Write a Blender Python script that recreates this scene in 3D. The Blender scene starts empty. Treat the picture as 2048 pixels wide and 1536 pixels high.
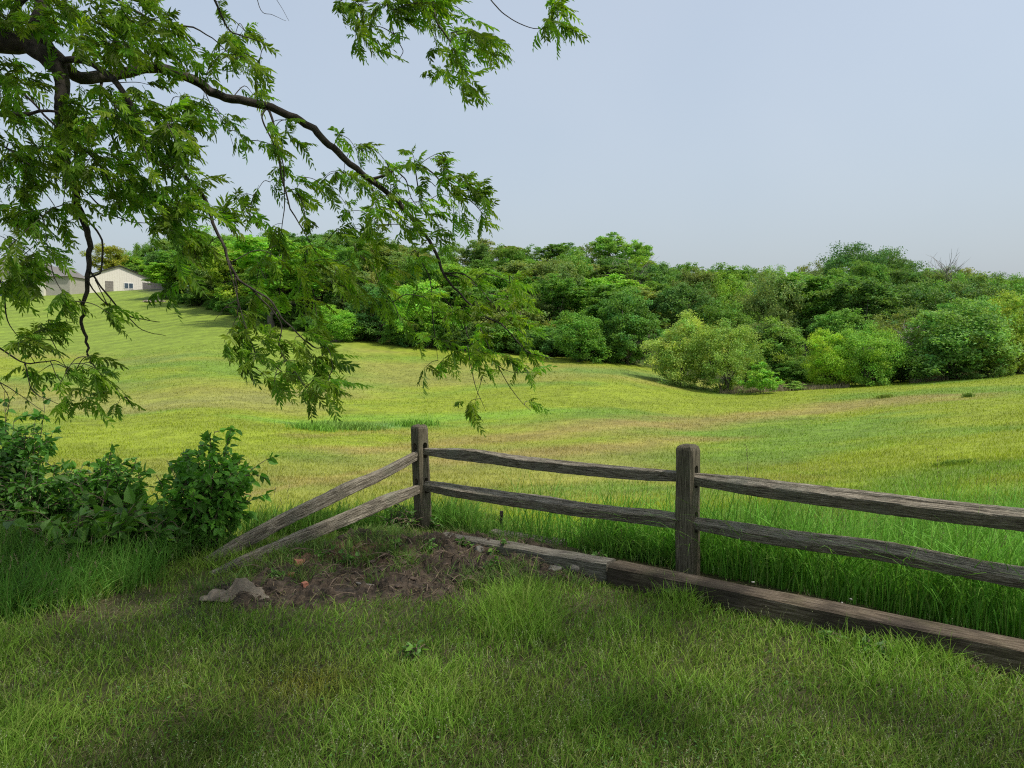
import bpy, bmesh, math, random
import numpy as np
from mathutils import Vector, Matrix

random.seed(7)
rng = np.random.default_rng(7)
SC = bpy.context.scene
COL = SC.collection

# ------------------------------------------------------------------ camera, sky, sun
EYE = np.array([0.0, 0.0, 1.45])
FPX = 1490.0
PITCH = math.atan(68.0 / FPX)
cam = bpy.data.cameras.new('camera')
cam.sensor_width = 36.0
cam.lens = 36.0 * FPX / 2048.0
cam.clip_start = 0.05
cam.clip_end = 3000
co = bpy.data.objects.new('camera', cam)
co.location = EYE
co.rotation_euler = (math.pi / 2 - PITCH, 0, 0)
COL.objects.link(co)
SC.camera = co

SUN_EL, SUN_AZ = math.radians(58), math.radians(118)      # azimuth measured from +Y towards +X (sun to the right, a little behind)
w = bpy.data.worlds.new("World"); SC.world = w; w.use_nodes = True
nt = w.node_tree
bg = nt.nodes['Background']; bg.inputs[1].default_value = 0.15
sky = nt.nodes.new('ShaderNodeTexSky'); sky.sky_type = 'NISHITA'; sky.sun_disc = False
sky.sun_elevation = SUN_EL; sky.sun_rotation = SUN_AZ
sky.air_density = 1.6; sky.dust_density = 6.0; sky.ozone_density = 2.0; sky.altitude = 300
hs = nt.nodes.new('ShaderNodeHueSaturation'); hs.inputs['Saturation'].default_value = 0.8; hs.inputs['Value'].default_value = 1.0
nt.links.new(sky.outputs[0], hs.inputs['Color']); hz = nt.nodes.new('ShaderNodeMix'); hz.data_type = 'RGBA'; hz.inputs[0].default_value = .6; hz.inputs[7].default_value = (2.45, 2.95, 3.8, 1)   # thin even overcast in front of the blue
tcw = nt.nodes.new('ShaderNodeTexCoord'); nw = nt.nodes.new('ShaderNodeTexNoise'); nw.inputs['Scale'].default_value = 1.6; nw.inputs['Detail'].default_value = 4; nt.links.new(tcw.outputs['Generated'], nw.inputs['Vector'])
rw = nt.nodes.new('ShaderNodeValToRGB'); rw.color_ramp.elements[0].position = .35; rw.color_ramp.elements[1].position = .68; rw.color_ramp.elements[0].color = (2.05, 2.45, 3.0, 1); rw.color_ramp.elements[1].color = (2.5, 2.8, 3.25, 1); nt.links.new(nw.outputs[0], rw.inputs[0]); nt.links.new(rw.outputs[0], hz.inputs[7])
nt.links.new(hs.outputs[0], hz.inputs[6]); nt.links.new(hz.outputs[2], bg.inputs[0])
sun = bpy.data.lights.new('sun', 'SUN'); sun.energy = 3.0; sun.angle = math.radians(4); sun.color = (1.0, 0.95, 0.86)
so = bpy.data.objects.new('sun', sun); COL.objects.link(so)
sdir = Vector((math.sin(SUN_AZ) * math.cos(SUN_EL), math.cos(SUN_AZ) * math.cos(SUN_EL), math.sin(SUN_EL)))
so.rotation_euler = sdir.to_track_quat('Z', 'Y').to_euler(); so.location = (20, -10, 40)
SC.view_settings.view_transform = 'Standard'; SC.view_settings.look = 'None'
SC.view_settings.exposure = 0.55; SC.view_settings.gamma = 1.0
SC.cycles.use_denoising = False; SC.cycles.filter_width = 1.15; SC.cycles.sample_clamp_indirect = 4; SC.cycles.max_bounces = 6; SC.cycles.transparent_max_bounces = 4

# ------------------------------------------------------------------ helpers
cP, sP = math.cos(PITCH), math.sin(PITCH)
def ray(px, py):
    """direction with unit world-Y for a pixel of the 2048x1536 photograph"""
    a = (px - 1024.0) / FPX; b = (768.0 - py) / FPX
    d = np.array([a, cP + b * sP, -sP + b * cP])
    return d / d[1]
def P(px, py, dep):
    return EYE + ray(px, py) * dep

def tag(o, label=None, cat=None, group=None, kind=None):
    if label: o['label'] = label
    if cat: o['category'] = cat
    if group: o['group'] = group
    if kind: o['kind'] = kind
    return o
def empty(name, loc, rz=0.0):
    o = bpy.data.objects.new(name, None); o.location = loc; o.rotation_euler = (0, 0, rz); o.empty_display_size = 0.2
    COL.objects.link(o); return o
def make_mesh(name, verts, faces, cols=None, smooth=False):
    """faces: list of int arrays (n,k); cols: (nverts,3)"""
    verts = np.asarray(verts, dtype=np.float32)
    me = bpy.data.meshes.new(name)
    faces = [np.asarray(f, dtype=np.int32) for f in faces if len(f)]
    nl = sum(f.size for f in faces); nf = sum(len(f) for f in faces)
    me.vertices.add(len(verts)); me.vertices.foreach_set('co', verts.ravel())
    me.loops.add(nl); me.loops.foreach_set('vertex_index', np.concatenate([f.ravel() for f in faces]))
    tot = np.concatenate([np.full(len(f), f.shape[1], dtype=np.int32) for f in faces])
    st = np.concatenate([[0], np.cumsum(tot)[:-1]]).astype(np.int32)
    me.polygons.add(nf); me.polygons.foreach_set('loop_start', st); me.polygons.foreach_set('loop_total', tot)
    me.polygons.foreach_set('use_smooth', np.full(nf, bool(smooth)))
    if cols is not None:
        at = me.color_attributes.new('Col', 'FLOAT_COLOR', 'POINT')
        c = np.ones((len(verts), 4), dtype=np.float32); c[:, :3] = cols
        at.data.foreach_set('color', c.ravel())
    me.update(calc_edges=True)
    return me
def link(name, me, mat=None, parent=None, loc=None):
    o = bpy.data.objects.new(name, me); COL.objects.link(o)
    if mat is not None: me.materials.append(mat)
    if parent is not None: o.parent = parent
    if loc is not None: o.location = loc
    return o
def build(name, verts, faces, mat, parent=None, cols=None, smooth=False, loc=None):
    return link(name, make_mesh(name, verts, faces, cols, smooth), mat, parent, loc)

class Geo:
    def __init__(s): s.v = []; s.f = {}; s.c = []; s.n = 0
    def add(s, v, faces, c=None):
        v = np.asarray(v, float).reshape(-1, 3)
        for f in faces:
            f = np.asarray(f, int)
            if len(f): s.f.setdefault(f.shape[1], []).append(f + s.n)
        s.v.append(v)
        if c is None: c = np.ones((len(v), 3))
        c = np.asarray(c, float)
        if c.ndim == 1: c = np.tile(c, (len(v), 1))
        s.c.append(c); s.n += len(v)
    def out(s, name, mat, parent=None, smooth=False, loc=None):
        v = np.concatenate(s.v)
        if loc is not None: v = v - np.asarray(loc)
        return build(name, v, [np.concatenate(a) for a in s.f.values()], mat, parent, np.concatenate(s.c), smooth, loc if parent is None else None)

def hashn(ix, iy, seed):
    h = (ix.astype(np.int64) * 374761393 + iy.astype(np.int64) * 668265263 + seed * 974634777) & 0xffffffff
    h = ((h ^ (h >> 13)) * 1274126177) & 0xffffffff
    return ((h ^ (h >> 16)) & 0xffff) / 65535.0
def vnoise(x, y, seed=0):
    x = np.asarray(x, float); y = np.asarray(y, float)
    ix = np.floor(x); iy = np.floor(y); fx = x - ix; fy = y - iy
    fx = fx * fx * (3 - 2 * fx); fy = fy * fy * (3 - 2 * fy)
    a = hashn(ix, iy, seed); b = hashn(ix + 1, iy, seed); c = hashn(ix, iy + 1, seed); d = hashn(ix + 1, iy + 1, seed)
    return (a * (1 - fx) + b * fx) * (1 - fy) + (c * (1 - fx) + d * fx) * fy
def fbm(x, y, seed=0, o=4):
    s = 0; a = .5; t = 0
    for i in range(o):
        s = s + a * vnoise(x * 2 ** i, y * 2 ** i, seed + i * 17); t += a; a *= .5
    return s / t
def sst(a, b, x):
    t = np.clip((np.asarray(x, float) - a) / (b - a), 0, 1); return t * t * (3 - 2 * t)
def unit(v):
    v = np.asarray(v, float); return v / np.maximum(np.linalg.norm(v, axis=-1, keepdims=True), 1e-9)
def catmull(pts, n=6):
    pts = np.asarray(pts, float)
    if len(pts) < 3:
        t = np.linspace(0, 1, n + 1)[:, None]; return pts[0] * (1 - t) + pts[-1] * t
    p = np.vstack([2 * pts[0] - pts[1], pts, 2 * pts[-1] - pts[-2]]); out = []
    for i in range(1, len(p) - 2):
        for t in np.linspace(0, 1, n, endpoint=False):
            out.append(.5 * ((2 * p[i]) + (p[i + 1] - p[i - 1]) * t + (2 * p[i - 1] - 5 * p[i] + 4 * p[i + 1] - p[i + 2]) * t * t + (3 * p[i] - p[i - 1] - 3 * p[i + 1] + p[i + 2]) * t ** 3))
    out.append(p[-2]); return np.array(out)
def tube(g, pts, rad, sides=6, col=None, wob=0.0):
    pts = np.asarray(pts, float); n = len(pts)
    rad = np.interp(np.linspace(0, 1, n), np.linspace(0, 1, len(rad)), rad) if np.ndim(rad) else np.full(n, rad)
    tan = unit(np.gradient(pts, axis=0)); ref = np.array([0.13, 0.27, 1.0])
    a = np.cross(tan, ref); bad = np.linalg.norm(a, axis=1) < 1e-3; a[bad] = [1, 0, 0]; a = unit(a); b = np.cross(tan, a)
    an = np.arange(sides) / sides * 2 * math.pi
    r = rad[:, None] * (1 + wob * (rng.random((n, sides)) - .5))
    v = pts[:, None, :] + r[..., None] * (np.cos(an)[None, :, None] * a[:, None, :] + np.sin(an)[None, :, None] * b[:, None, :])
    i = np.arange(n - 1)[:, None] * sides; j = np.arange(sides)[None, :]; j2 = (j + 1) % sides
    q = np.stack([i + j, i + j2, i + sides + j2, i + sides + j], -1).reshape(-1, 4)
    g.add(v.reshape(-1, 3), [q, [list(range(sides))[::-1]], [[(n - 1) * sides + k for k in range(sides)]]], col)
def boxg(g, lo, hi, col=None, M=None):
    x0, y0, z0 = lo; x1, y1, z1 = hi
    v = np.array([[x0, y0, z0], [x1, y0, z0], [x1, y1, z0], [x0, y1, z0], [x0, y0, z1], [x1, y0, z1], [x1, y1, z1], [x0, y1, z1]], float)
    if M is not None: v = v @ np.array(M)[:3, :3].T + np.array(M)[:3, 3]
    g.add(v, [[[0, 3, 2, 1], [4, 5, 6, 7], [0, 1, 5, 4], [1, 2, 6, 5], [2, 3, 7, 6], [3, 0, 4, 7]]], col)
def leaflets(g, Pb, D, N, L, W, fold=.25, curl=.15, col=None):
    """vectorised lanceolate leaves, two folded halves each"""
    n = len(Pb); D = unit(D); S = unit(np.cross(D, N)); N = np.cross(S, D)
    L = np.broadcast_to(L, (n,))[:, None]; W = np.broadcast_to(W, (n,))[:, None]
    tip = Pb + D * L - N * L * curl
    e1 = Pb + D * L * .33; e2 = Pb + D * L * .68 - N * L * curl * .4
    v = np.stack([Pb, e1 + S * W * .5 + N * W * fold, e2 + S * W * .36 + N * W * fold * .7, tip, e2 - S * W * .36 + N * W * fold * .7, e1 - S * W * .5 + N * W * fold], 1)
    b = np.arange(n)[:, None] * 6
    f = np.concatenate([b + np.array([[0, 1, 2, 3]]), b + np.array([[0, 3, 4, 5]])])
    c = None
    if col is not None: c = np.repeat(col, 6, axis=0)
    g.add(v.reshape(-1, 3), [f], c)

# ------------------------------------------------------------------ materials
def mat_new(name):
    m = bpy.data.materials.new(name); m.use_nodes = True
    n = m.node_tree.nodes; b = n['Principled BSDF']; return m, m.node_tree, n, b
def leaf_mat(name, trans=.35, objcol=False, rough=.55, spec=.3, tcol=(1.25, 1.35, .55), noise=0.0):
    m, t, n, b = mat_new(name)
    at = n.new('ShaderNodeAttribute'); at.attribute_name = 'Col'
    src = at.outputs['Color']
    if objcol:
        oi = n.new('ShaderNodeObjectInfo'); mx = n.new('ShaderNodeMix'); mx.data_type = 'RGBA'; mx.blend_type = 'MULTIPLY'; mx.inputs[0].default_value = 1
        t.links.new(oi.outputs['Color'], mx.inputs[6]); t.links.new(src, mx.inputs[7]); src = mx.outputs[2]
    t.links.new(src, b.inputs['Base Color']); b.inputs['Roughness'].default_value = rough; b.inputs['Specular IOR Level'].default_value = spec
    tr = n.new('ShaderNodeBsdfTranslucent'); mc = n.new('ShaderNodeMix'); mc.data_type = 'RGBA'; mc.blend_type = 'MULTIPLY'; mc.inputs[0].default_value = 1
    mc.inputs[7].default_value = (*tcol, 1); t.links.new(src, mc.inputs[6]); t.links.new(mc.outputs[2], tr.inputs[0])
    ms = n.new('ShaderNodeMixShader'); ms.inputs[0].default_value = trans
    t.links.new(b.outputs[0], ms.inputs[1]); t.links.new(tr.outputs[0], ms.inputs[2]); t.links.new(ms.outputs[0], n['Material Output'].inputs[0])
    return m
def wood_mat(name, base, light, dark, scale=(1.2, 28, 28), moss=(.2, .2, .12), mossamt=.25, bump=.6, stain=None):
    m, t, n, b = mat_new(name)
    tc = n.new('ShaderNodeTexCoord'); mp = n.new('ShaderNodeMapping'); mp.inputs['Scale'].default_value = scale
    t.links.new(tc.outputs['Object'], mp.inputs[0])
    n1 = n.new('ShaderNodeTexNoise'); n1.inputs['Scale'].default_value = 3.0; n1.inputs['Detail'].default_value = 8; n1.inputs['Roughness'].default_value = .7
    t.links.new(mp.outputs[0], n1.inputs['Vector'])
    r = n.new('ShaderNodeValToRGB'); e = r.color_ramp.elements
    e[0].position = .36; e[0].color = (*dark, 1); e[1].position = .66; e[1].color = (*light, 1); x = e.new(.5); x.color = (*base, 1)
    t.links.new(n1.outputs[0], r.inputs[0])
    n2 = n.new('ShaderNodeTexNoise'); n2.inputs['Scale'].default_value = 5.0; n2.inputs['Detail'].default_value = 6; t.links.new(tc.outputs['Object'], n2.inputs['Vector'])
    r2 = n.new('ShaderNodeValToRGB'); r2.color_ramp.elements[0].position = .5; r2.color_ramp.elements[1].position = .68; t.links.new(n2.outputs[0], r2.inputs[0])
    mu = n.new('ShaderNodeMath'); mu.operation = 'MULTIPLY'; mu.inputs[1].default_value = mossamt; t.links.new(r2.outputs[0], mu.inputs[0])
    mx = n.new('ShaderNodeMix'); mx.data_type = 'RGBA'; t.links.new(mu.outputs[0], mx.inputs[0]); t.links.new(r.outputs[0], mx.inputs[6]); mx.inputs[7].default_value = (*moss, 1)
    out = mx.outputs[2]
    if stain is not None:
        n3 = n.new('ShaderNodeTexNoise'); n3.inputs['Scale'].default_value = 2.2; n3.inputs['Detail'].default_value = 3; t.links.new(tc.outputs['Object'], n3.inputs['Vector'])
        r3 = n.new('ShaderNodeValToRGB'); r3.color_ramp.elements[0].position = .45; r3.color_ramp.elements[1].position = .6; t.links.new(n3.outputs[0], r3.inputs[0])
        m3 = n.new('ShaderNodeMath'); m3.operation = 'MULTIPLY'; m3.inputs[1].default_value = .75; t.links.new(r3.outputs[0], m3.inputs[0])
        mx3 = n.new('ShaderNodeMix'); mx3.data_type = 'RGBA'; t.links.new(m3.outputs[0], mx3.inputs[0]); t.links.new(out, mx3.inputs[6]); mx3.inputs[7].default_value = (*stain, 1); out = mx3.outputs[2]
    t.links.new(out, b.inputs['Base Color']); b.inputs['Roughness'].default_value = .9; b.inputs['Specular IOR Level'].default_value = .2
    n4 = n.new('ShaderNodeTexNoise'); n4.inputs['Scale'].default_value = 8.0; n4.inputs['Detail'].default_value = 5; t.links.new(mp.outputs[0], n4.inputs['Vector'])
    ad = n.new('ShaderNodeMath'); ad.operation = 'ADD'; t.links.new(n1.outputs[0], ad.inputs[0]); t.links.new(n4.outputs[0], ad.inputs[1])
    bp = n.new('ShaderNodeBump'); bp.inputs['Strength'].default_value = bump; bp.inputs['Distance'].default_value = .012; t.links.new(ad.outputs[0], bp.inputs['Height']); t.links.new(bp.outputs[0], b.inputs['Normal'])
    return m
def noise_mat(name, c1, c2, scale=6, detail=6, rough=.9, bump=.3, bdist=.02, attr=False, metal=0, lo=.35, hi=.65):
    m, t, n, b = mat_new(name)
    tc = n.new('ShaderNodeTexCoord'); n1 = n.new('ShaderNodeTexNoise'); n1.inputs['Scale'].default_value = scale; n1.inputs['Detail'].default_value = detail; n1.inputs['Roughness'].default_value = .65
    t.links.new(tc.outputs['Object'], n1.inputs['Vector'])
    r = n.new('ShaderNodeValToRGB'); r.color_ramp.elements[0].position = lo; r.color_ramp.elements[1].position = hi
    r.color_ramp.elements[0].color = (*c1, 1); r.color_ramp.elements[1].color = (*c2, 1); t.links.new(n1.outputs[0], r.inputs[0]); out = r.outputs[0]
    if attr:
        at = n.new('ShaderNodeAttribute'); at.attribute_name = 'Col'; mx = n.new('ShaderNodeMix'); mx.data_type = 'RGBA'; mx.blend_type = 'MULTIPLY'; mx.inputs[0].default_value = 1
        t.links.new(out, mx.inputs[6]); t.links.new(at.outputs['Color'], mx.inputs[7]); out = mx.outputs[2]
    t.links.new(out, b.inputs['Base Color']); b.inputs['Roughness'].default_value = rough; b.inputs['Metallic'].default_value = metal; b.inputs['Specular IOR Level'].default_value = .3
    if bump:
        bp = n.new('ShaderNodeBump'); bp.inputs['Strength'].default_value = bump; bp.inputs['Distance'].default_value = bdist; t.links.new(n1.outputs[0], bp.inputs['Height']); t.links.new(bp.outputs[0], b.inputs['Normal'])
    return m

M_GRASS = leaf_mat('grass_blades', .35, rough=.65, spec=.12, tcol=(1.15, 1.2, .6))
M_MEADOW = leaf_mat('meadow_blades', .3, rough=.8, spec=.05, tcol=(1.1, 1.15, .7))
M_TREE = leaf_mat('tree_leaves', .4, True, rough=.6, spec=.25, tcol=(1.2, 1.3, .6))
M_WALNUT = leaf_mat('walnut_leaves', .5, rough=.5, spec=.35, tcol=(1.5, 1.7, .45))
M_BUSH = leaf_mat('bush_leaves', .35, rough=.5, spec=.35, tcol=(1.3, 1.4, .5))
M_BARK = noise_mat('bark', (.02, .017, .014), (.085, .072, .06), 22, bump=.9, bdist=.01)
M_BARKF = noise_mat('far_bark', (.05, .045, .04), (.16, .145, .12), 3, bump=.5, bdist=.05)
M_DEAD = noise_mat('dead_wood', (.14, .12, .10), (.28, .25, .22), 3, bump=0)
M_RAIL = wood_mat('weathered_rail', (.225, .195, .148), (.46, .41, .33), (.04, .033, .026), (2.6, 42, 42), (.23, .235, .18), .5, 1.0)
M_POST = wood_mat('weathered_post', (.125, .108, .075), (.24, .205, .15), (.05, .042, .028), (42, 42, 2.4), (.13, .135, .075), .4, .7)
M_TIMBER = wood_mat('landscape_timber', (.115, .088, .06), (.24, .195, .15), (.03, .022, .016), (2.4, 38, 38), (.13, .13, .06), .25, .7, (.03, .024, .02))
M_TIMB2 = wood_mat('grey_timber', (.15, .135, .11), (.3, .275, .23), (.05, .043, .034), (2.4, 38, 38), (.16, .16, .09), .3, .7)
M_GROUND = noise_mat('ground', (.72, .72, .7), (1.15, 1.15, 1.1), 1.3, attr=True, bump=.25, bdist=.06)
M_SOIL = noise_mat('soil', (.013, .010, .007), (.078, .057, .04), 16, detail=10, bump=1.0, bdist=.03, attr=True)

# ------------------------------------------------------------------ terrain
# for lines of sight through picture columns: (depth, row) pairs, turned into heights
PT1 = np.array([-0.72, 6.0]); PT2 = np.array([1.135, 4.75])
RDIR = np.array([.766, -.643])
FENCE_LINE = np.array([[-40, 9.0], [-12, 6.6], [-5, 5.6], [-2.9, 5.45], [-1.9, 5.55], [-.72, 6.12], [1.2, 4.83], [1.2 + RDIR[0] * 8, 4.83 + RDIR[1] * 8], [1.2 + RDIR[0] * 40, 4.83 + RDIR[1] * 40]])
def sdist(x, y):
    """signed distance to the plateau edge, positive beyond it"""
    x = np.asarray(x, float); y = np.asarray(y, float); best = np.full(np.shape(x), 1e9); sg = np.zeros(np.shape(x))
    for a, b in zip(FENCE_LINE[:-1], FENCE_LINE[1:]):
        d = b - a; L = np.dot(d, d); t = np.clip(((x - a[0]) * d[0] + (y - a[1]) * d[1]) / L, 0, 1)
        dx = x - a[0] - t * d[0]; dy = y - a[1] - t * d[1]; q = np.hypot(dx, dy); s = d[0] * dy - d[1] * dx
        m = q < best - 1e-9; best = np.where(m, q, best); sg = np.where(m, np.sign(s), sg)
    return best * sg
COLS = {
 -500: [(8, 1000), (15, 960), (30, 860), (55, 760), (100, 640), (150, 560), (185, 536), (230, 560), (400, 620)],
 0:    [(8, 1010), (15, 990), (30, 900), (55, 800), (100, 700), (140, 640), (180, 596), (205, 592), (260, 612), (400, 645)],
 220:  [(8, 1015), (14, 1000), (28, 910), (50, 820), (90, 715), (130, 650), (165, 600), (188, 586), (212, 583), (260, 604), (400, 640)],
 400:  [(8, 1060), (14, 1025), (28, 905), (50, 800), (85, 705), (130, 632), (150, 612), (190, 570), (240, 570), (400, 610)],
 640:  [(8, 1080), (14, 1030), (28, 915), (48, 835), (70, 765), (95, 695), (112, 672), (185, 560), (240, 580), (400, 620)],
 840:  [(8, 1090), (14, 1035), (26, 940), (42, 860), (60, 800), (80, 748), (104, 694), (130, 660), (180, 578), (240, 600), (400, 640)],
 1200: [(8, 1090), (14, 1035), (24, 945), (38, 860), (55, 798), (75, 750), (97, 716), (120, 690), (175, 600), (240, 620), (400, 650)],
 1420: [(8, 1070), (14, 1010), (24, 940), (38, 870), (55, 822), (72, 795), (84, 778), (100, 750), (170, 630), (240, 640), (400, 660)],
 1650: [(8, 1040), (14, 985), (22, 930), (34, 870), (50, 820), (66, 790), (82, 772), (100, 748), (165, 635), (240, 645), (400, 660)],
 1850: [(8, 1020), (12, 985), (20, 915), (30, 860), (45, 805), (60, 778), (80, 762), (100, 738), (160, 635), (240, 645), (400, 660)],
 2048: [(7, 1020), (10, 985), (18, 905), (28, 850), (42, 800), (58, 768), (75, 748), (100, 728), (150, 640), (240, 645), (400, 660)],
 2600: [(6, 990), (10, 950), (18, 880), (28, 820), (42, 770), (58, 735), (75, 715), (100, 690), (150, 640), (240, 640), (400, 655)]}
_us = np.array(sorted(COLS)); _ld = np.linspace(math.log(4), math.log(700), 160)
_T = []
for u in _us:
    dd = np.array([a for a, b in COLS[u]], float); zz = np.array([P(u, b, a)[2] for a, b in COLS[u]])
    _T.append(np.interp(np.exp(_ld), dd, zz))
_T = np.array(_T); _ug = np.linspace(_us[0], _us[-1], 160)
_G = np.array([[0.0] * 160] * 160)
for j in range(160): _G[:, j] = np.interp(_ug, _us, _T[:, j])
def _blur(A, n, ax):
    k = np.exp(-np.linspace(-2, 2, 2 * n + 1) ** 2); k /= k.sum(); pad = [(0, 0), (0, 0)]; pad[ax] = (n, n)
    B = np.pad(A, pad, mode='edge'); return np.apply_along_axis(lambda r: np.convolve(r, k, 'valid'), ax, B)
_G = _blur(_blur(_G, 7, 0), 3, 1)
def far_z(x, y):
    yy = np.maximum(y, 4.0); u = np.clip(x / yy * FPX + 1024, _ug[0], _ug[-1]); l = np.clip(np.log(yy), _ld[0], _ld[-1])
    fu = (u - _ug[0]) / (_ug[1] - _ug[0]); fl = (l - _ld[0]) / (_ld[1] - _ld[0]); i = np.clip(fu.astype(int), 0, 158); j = np.clip(fl.astype(int), 0, 158); fu = fu - i; fl = fl - j
    return (_G[i, j] * (1 - fu) + _G[i + 1, j] * fu) * (1 - fl) + (_G[i, j + 1] * (1 - fu) + _G[i + 1, j + 1] * fu) * fl
def mound(x, y):
    a = np.exp(-(((x + .95) / .75) ** 2 + ((y - 5.2) / .36) ** 2)) * .11
    return a
def terrain(x, y):
    x = np.asarray(x, float); y = np.asarray(y, float)
    s = sdist(x, y); near = .02 * (fbm(x * 1.3, y * 1.3, 3, 3) - .5) + mound(x, y) - .26 * sst(.02, .5, s) * sst(-1.5, .8, x) - .1 * sst(.1, .7, s)
    wgt = sst(.1, 5.0, s)
    f = far_z(x, y) + .25 * (fbm(x / 9, y / 9, 9, 3) - .5) * sst(10, 40, y)
    return near * (1 - wgt) + f * wgt
def tz(x, y): return float(terrain(np.array([x]), np.array([y]))[0])
def hit(px, py, d0=2.0, d1=400.0):
    r = ray(px, py); d = np.exp(np.linspace(math.log(d0), math.log(d1), 900)); p = EYE + r[None] * d[:, None]
    h = p[:, 2] - terrain(p[:, 0], p[:, 1]); k = np.argmax(h < 0)
    return p[k] if h[k] < 0 else p[-1]

# soil area (polygon given as ground points)
SOILP = [hit(px, py, 3, 20)[:2] for px, py in [(415, 1175), (520, 1135), (640, 1095), (760, 1072), (900, 1068), (1010, 1085), (1150, 1120), (1235, 1160), (1160, 1176), (1000, 1178), (850, 1200), (720, 1214), (560, 1222), (440, 1215)]]
def inpoly(x, y, poly):
    c = np.zeros(np.shape(x), bool); j = len(poly) - 1
    for i in range(len(poly)):
        xi, yi = poly[i]; xj, yj = poly[j]
        c ^= ((yi > y) != (yj > y)) & (x < (xj - xi) * (y - yi) / (yj - yi + 1e-12) + xi); j = i
    return c
def soilmask(x, y):
    x = np.asarray(x, float); y = np.asarray(y, float); out = np.zeros(x.shape); ok = (x > -3.2) & (x < 1.6) & (y > 3.8) & (y < 6.8)
    if not ok.any(): return out
    a_, b_ = x[ok], y[ok]; best = np.full(a_.shape, 9.0)
    for p, q in zip(SOILP, SOILP[1:] + SOILP[:1]):
        d = q - p; t = np.clip(((a_ - p[0]) * d[0] + (b_ - p[1]) * d[1]) / np.dot(d, d), 0, 1); best = np.minimum(best, np.hypot(a_ - p[0] - t * d[0], b_ - p[1] - t * d[1]))
    best = np.where(inpoly(a_, b_, SOILP), best, -best) + .3 * (fbm(a_ * 4, b_ * 4, 21, 4) - .5)
    out[ok] = sst(-.12, .14, best); return out

# colours of the field, anchored to the ground
BANDS = []   # (points, half width across depth, colour, strength)
def gpoly(pts): return np.array([hit(a, b, 6, 250)[:2] for a, b in pts])
RUST = (.335, .245, .085)
BANDS.append((gpoly([(740, 900), (900, 888), (1100, 868), (1300, 850), (1500, 832), (1700, 812), (1850, 796)]), .06, RUST, .8))
BANDS.append((gpoly([(900, 920), (1100, 905), (1250, 890), (1380, 880)]), .05, RUST, .75))
BANDS.append((gpoly([(500, 990), (640, 960), (760, 940)]), .05, RUST, .6))
BANDS.append((gpoly([(620, 872), (760, 862), (860, 870)]), .03, RUST, .45))
BANDS.append((gpoly([(80, 805), (300, 815), (500, 800), (640, 780)]), .07, (.27, .26, .09), .7))
BANDS.append((gpoly([(560, 842), (700, 838), (850, 836), (1000, 832), (1080, 822)]), .035, (.2, .36, .03), .9))
BANDS.append((gpoly([(640, 852), (700, 850), (780, 852)]), .03, (.11, .26, .07), .9))
BANDS.append((gpoly([(150, 730), (300, 722), (430, 705)]), .03, (.12, .22, .05), .6))
BANDS.append((gpoly([(1180, 742), (1300, 752), (1420, 782)]), .04, (.10, .24, .04), .75))
BANDS.append((gpoly([(1500, 940), (1750, 950), (1900, 985)]), .12, (.2, .3, .02), .6))
BANDS.append((gpoly([(1250, 975), (1500, 985), (1700, 1000), (1850, 960), (2048, 930)]), .08, (.13, .25, .03), .8))
def field_col(x, y):
    x = np.asarray(x, float); y = np.asarray(y, float)
    n1 = fbm(x / 14, y / 9, 31, 4); n2 = fbm(x / 3.2, y / 2.2, 41, 4); n3 = fbm(x / 30 + 5, y / 12, 51, 3)
    base = np.array([.235, .295, .02]); green = np.array([.155, .255, .025]); dry = np.array([.28, .265, .06])
    c = base[None] * np.ones((x.size, 1)); k = sst(.5, .7, n1)[:, None]; c = c * (1 - k) + green * k
    k = sst(.52, .72, n3)[:, None] * .7; c = c * (1 - k) + dry * k
    jj = .35 * (n2 - .5)
    for pts, hw, col, st in BANDS:
        best = np.full(x.shape, 9.0)
        for a, b in zip(pts[:-1], pts[1:]):
            t = np.clip((x - a[0]) / (b[0] - a[0] + 1e-6), -.05, 1.05); yc = a[1] + t * (b[1] - a[1]); dx = x - (a[0] + t * (b[0] - a[0]))
            best = np.minimum(best, np.abs(np.log(np.maximum(y, 1) / np.maximum(yc, 1))) + np.abs(dx) / np.maximum(yc, 1) * .8)
        k = (sst(hw * 2.2, hw * .1, best + jj * hw * 4.5) * st * .85)[:, None]; c = c * (1 - k) + np.array(col) * k
    # mown lawn on the left hill with mower stripes
    u = x / np.maximum(y, 1) * FPX + 1024
    lawn = sst(84, 92, y + .03 * (u - 300)) * sst(760, 640, u)
    st = .5 + .5 * np.sin((x * .55 + y * .8) * 2 * math.pi / 3.4 + 1.5 * fbm(x / 25, y / 25, 77, 2))
    lc = np.array([.195, .275, .028])[None] * (.88 + .24 * st[:, None]); c = c * (1 - lawn[:, None]) + lc * lawn[:, None]
    # woodland floor
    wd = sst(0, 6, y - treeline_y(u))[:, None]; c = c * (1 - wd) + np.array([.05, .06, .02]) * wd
    n4 = fbm(x / .9, y / .7, 43, 3); c = c * (.62 + .36 * n2[:, None] + .4 * n4[:, None])
    return c
TL = [(-500, 400), (120, 400), (210, 226), (310, 172), (430, 140), (560, 120), (640, 113), (760, 106), (860, 104), (1000, 101), (1110, 97), (1290, 94), (1400, 87), (1500, 84), (1620, 83), (1800, 84), (1950, 84), (2048, 85), (2600, 90)]
def treeline_y(u): return np.interp(u, [a for a, b in TL], [b for a, b in TL])

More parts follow.
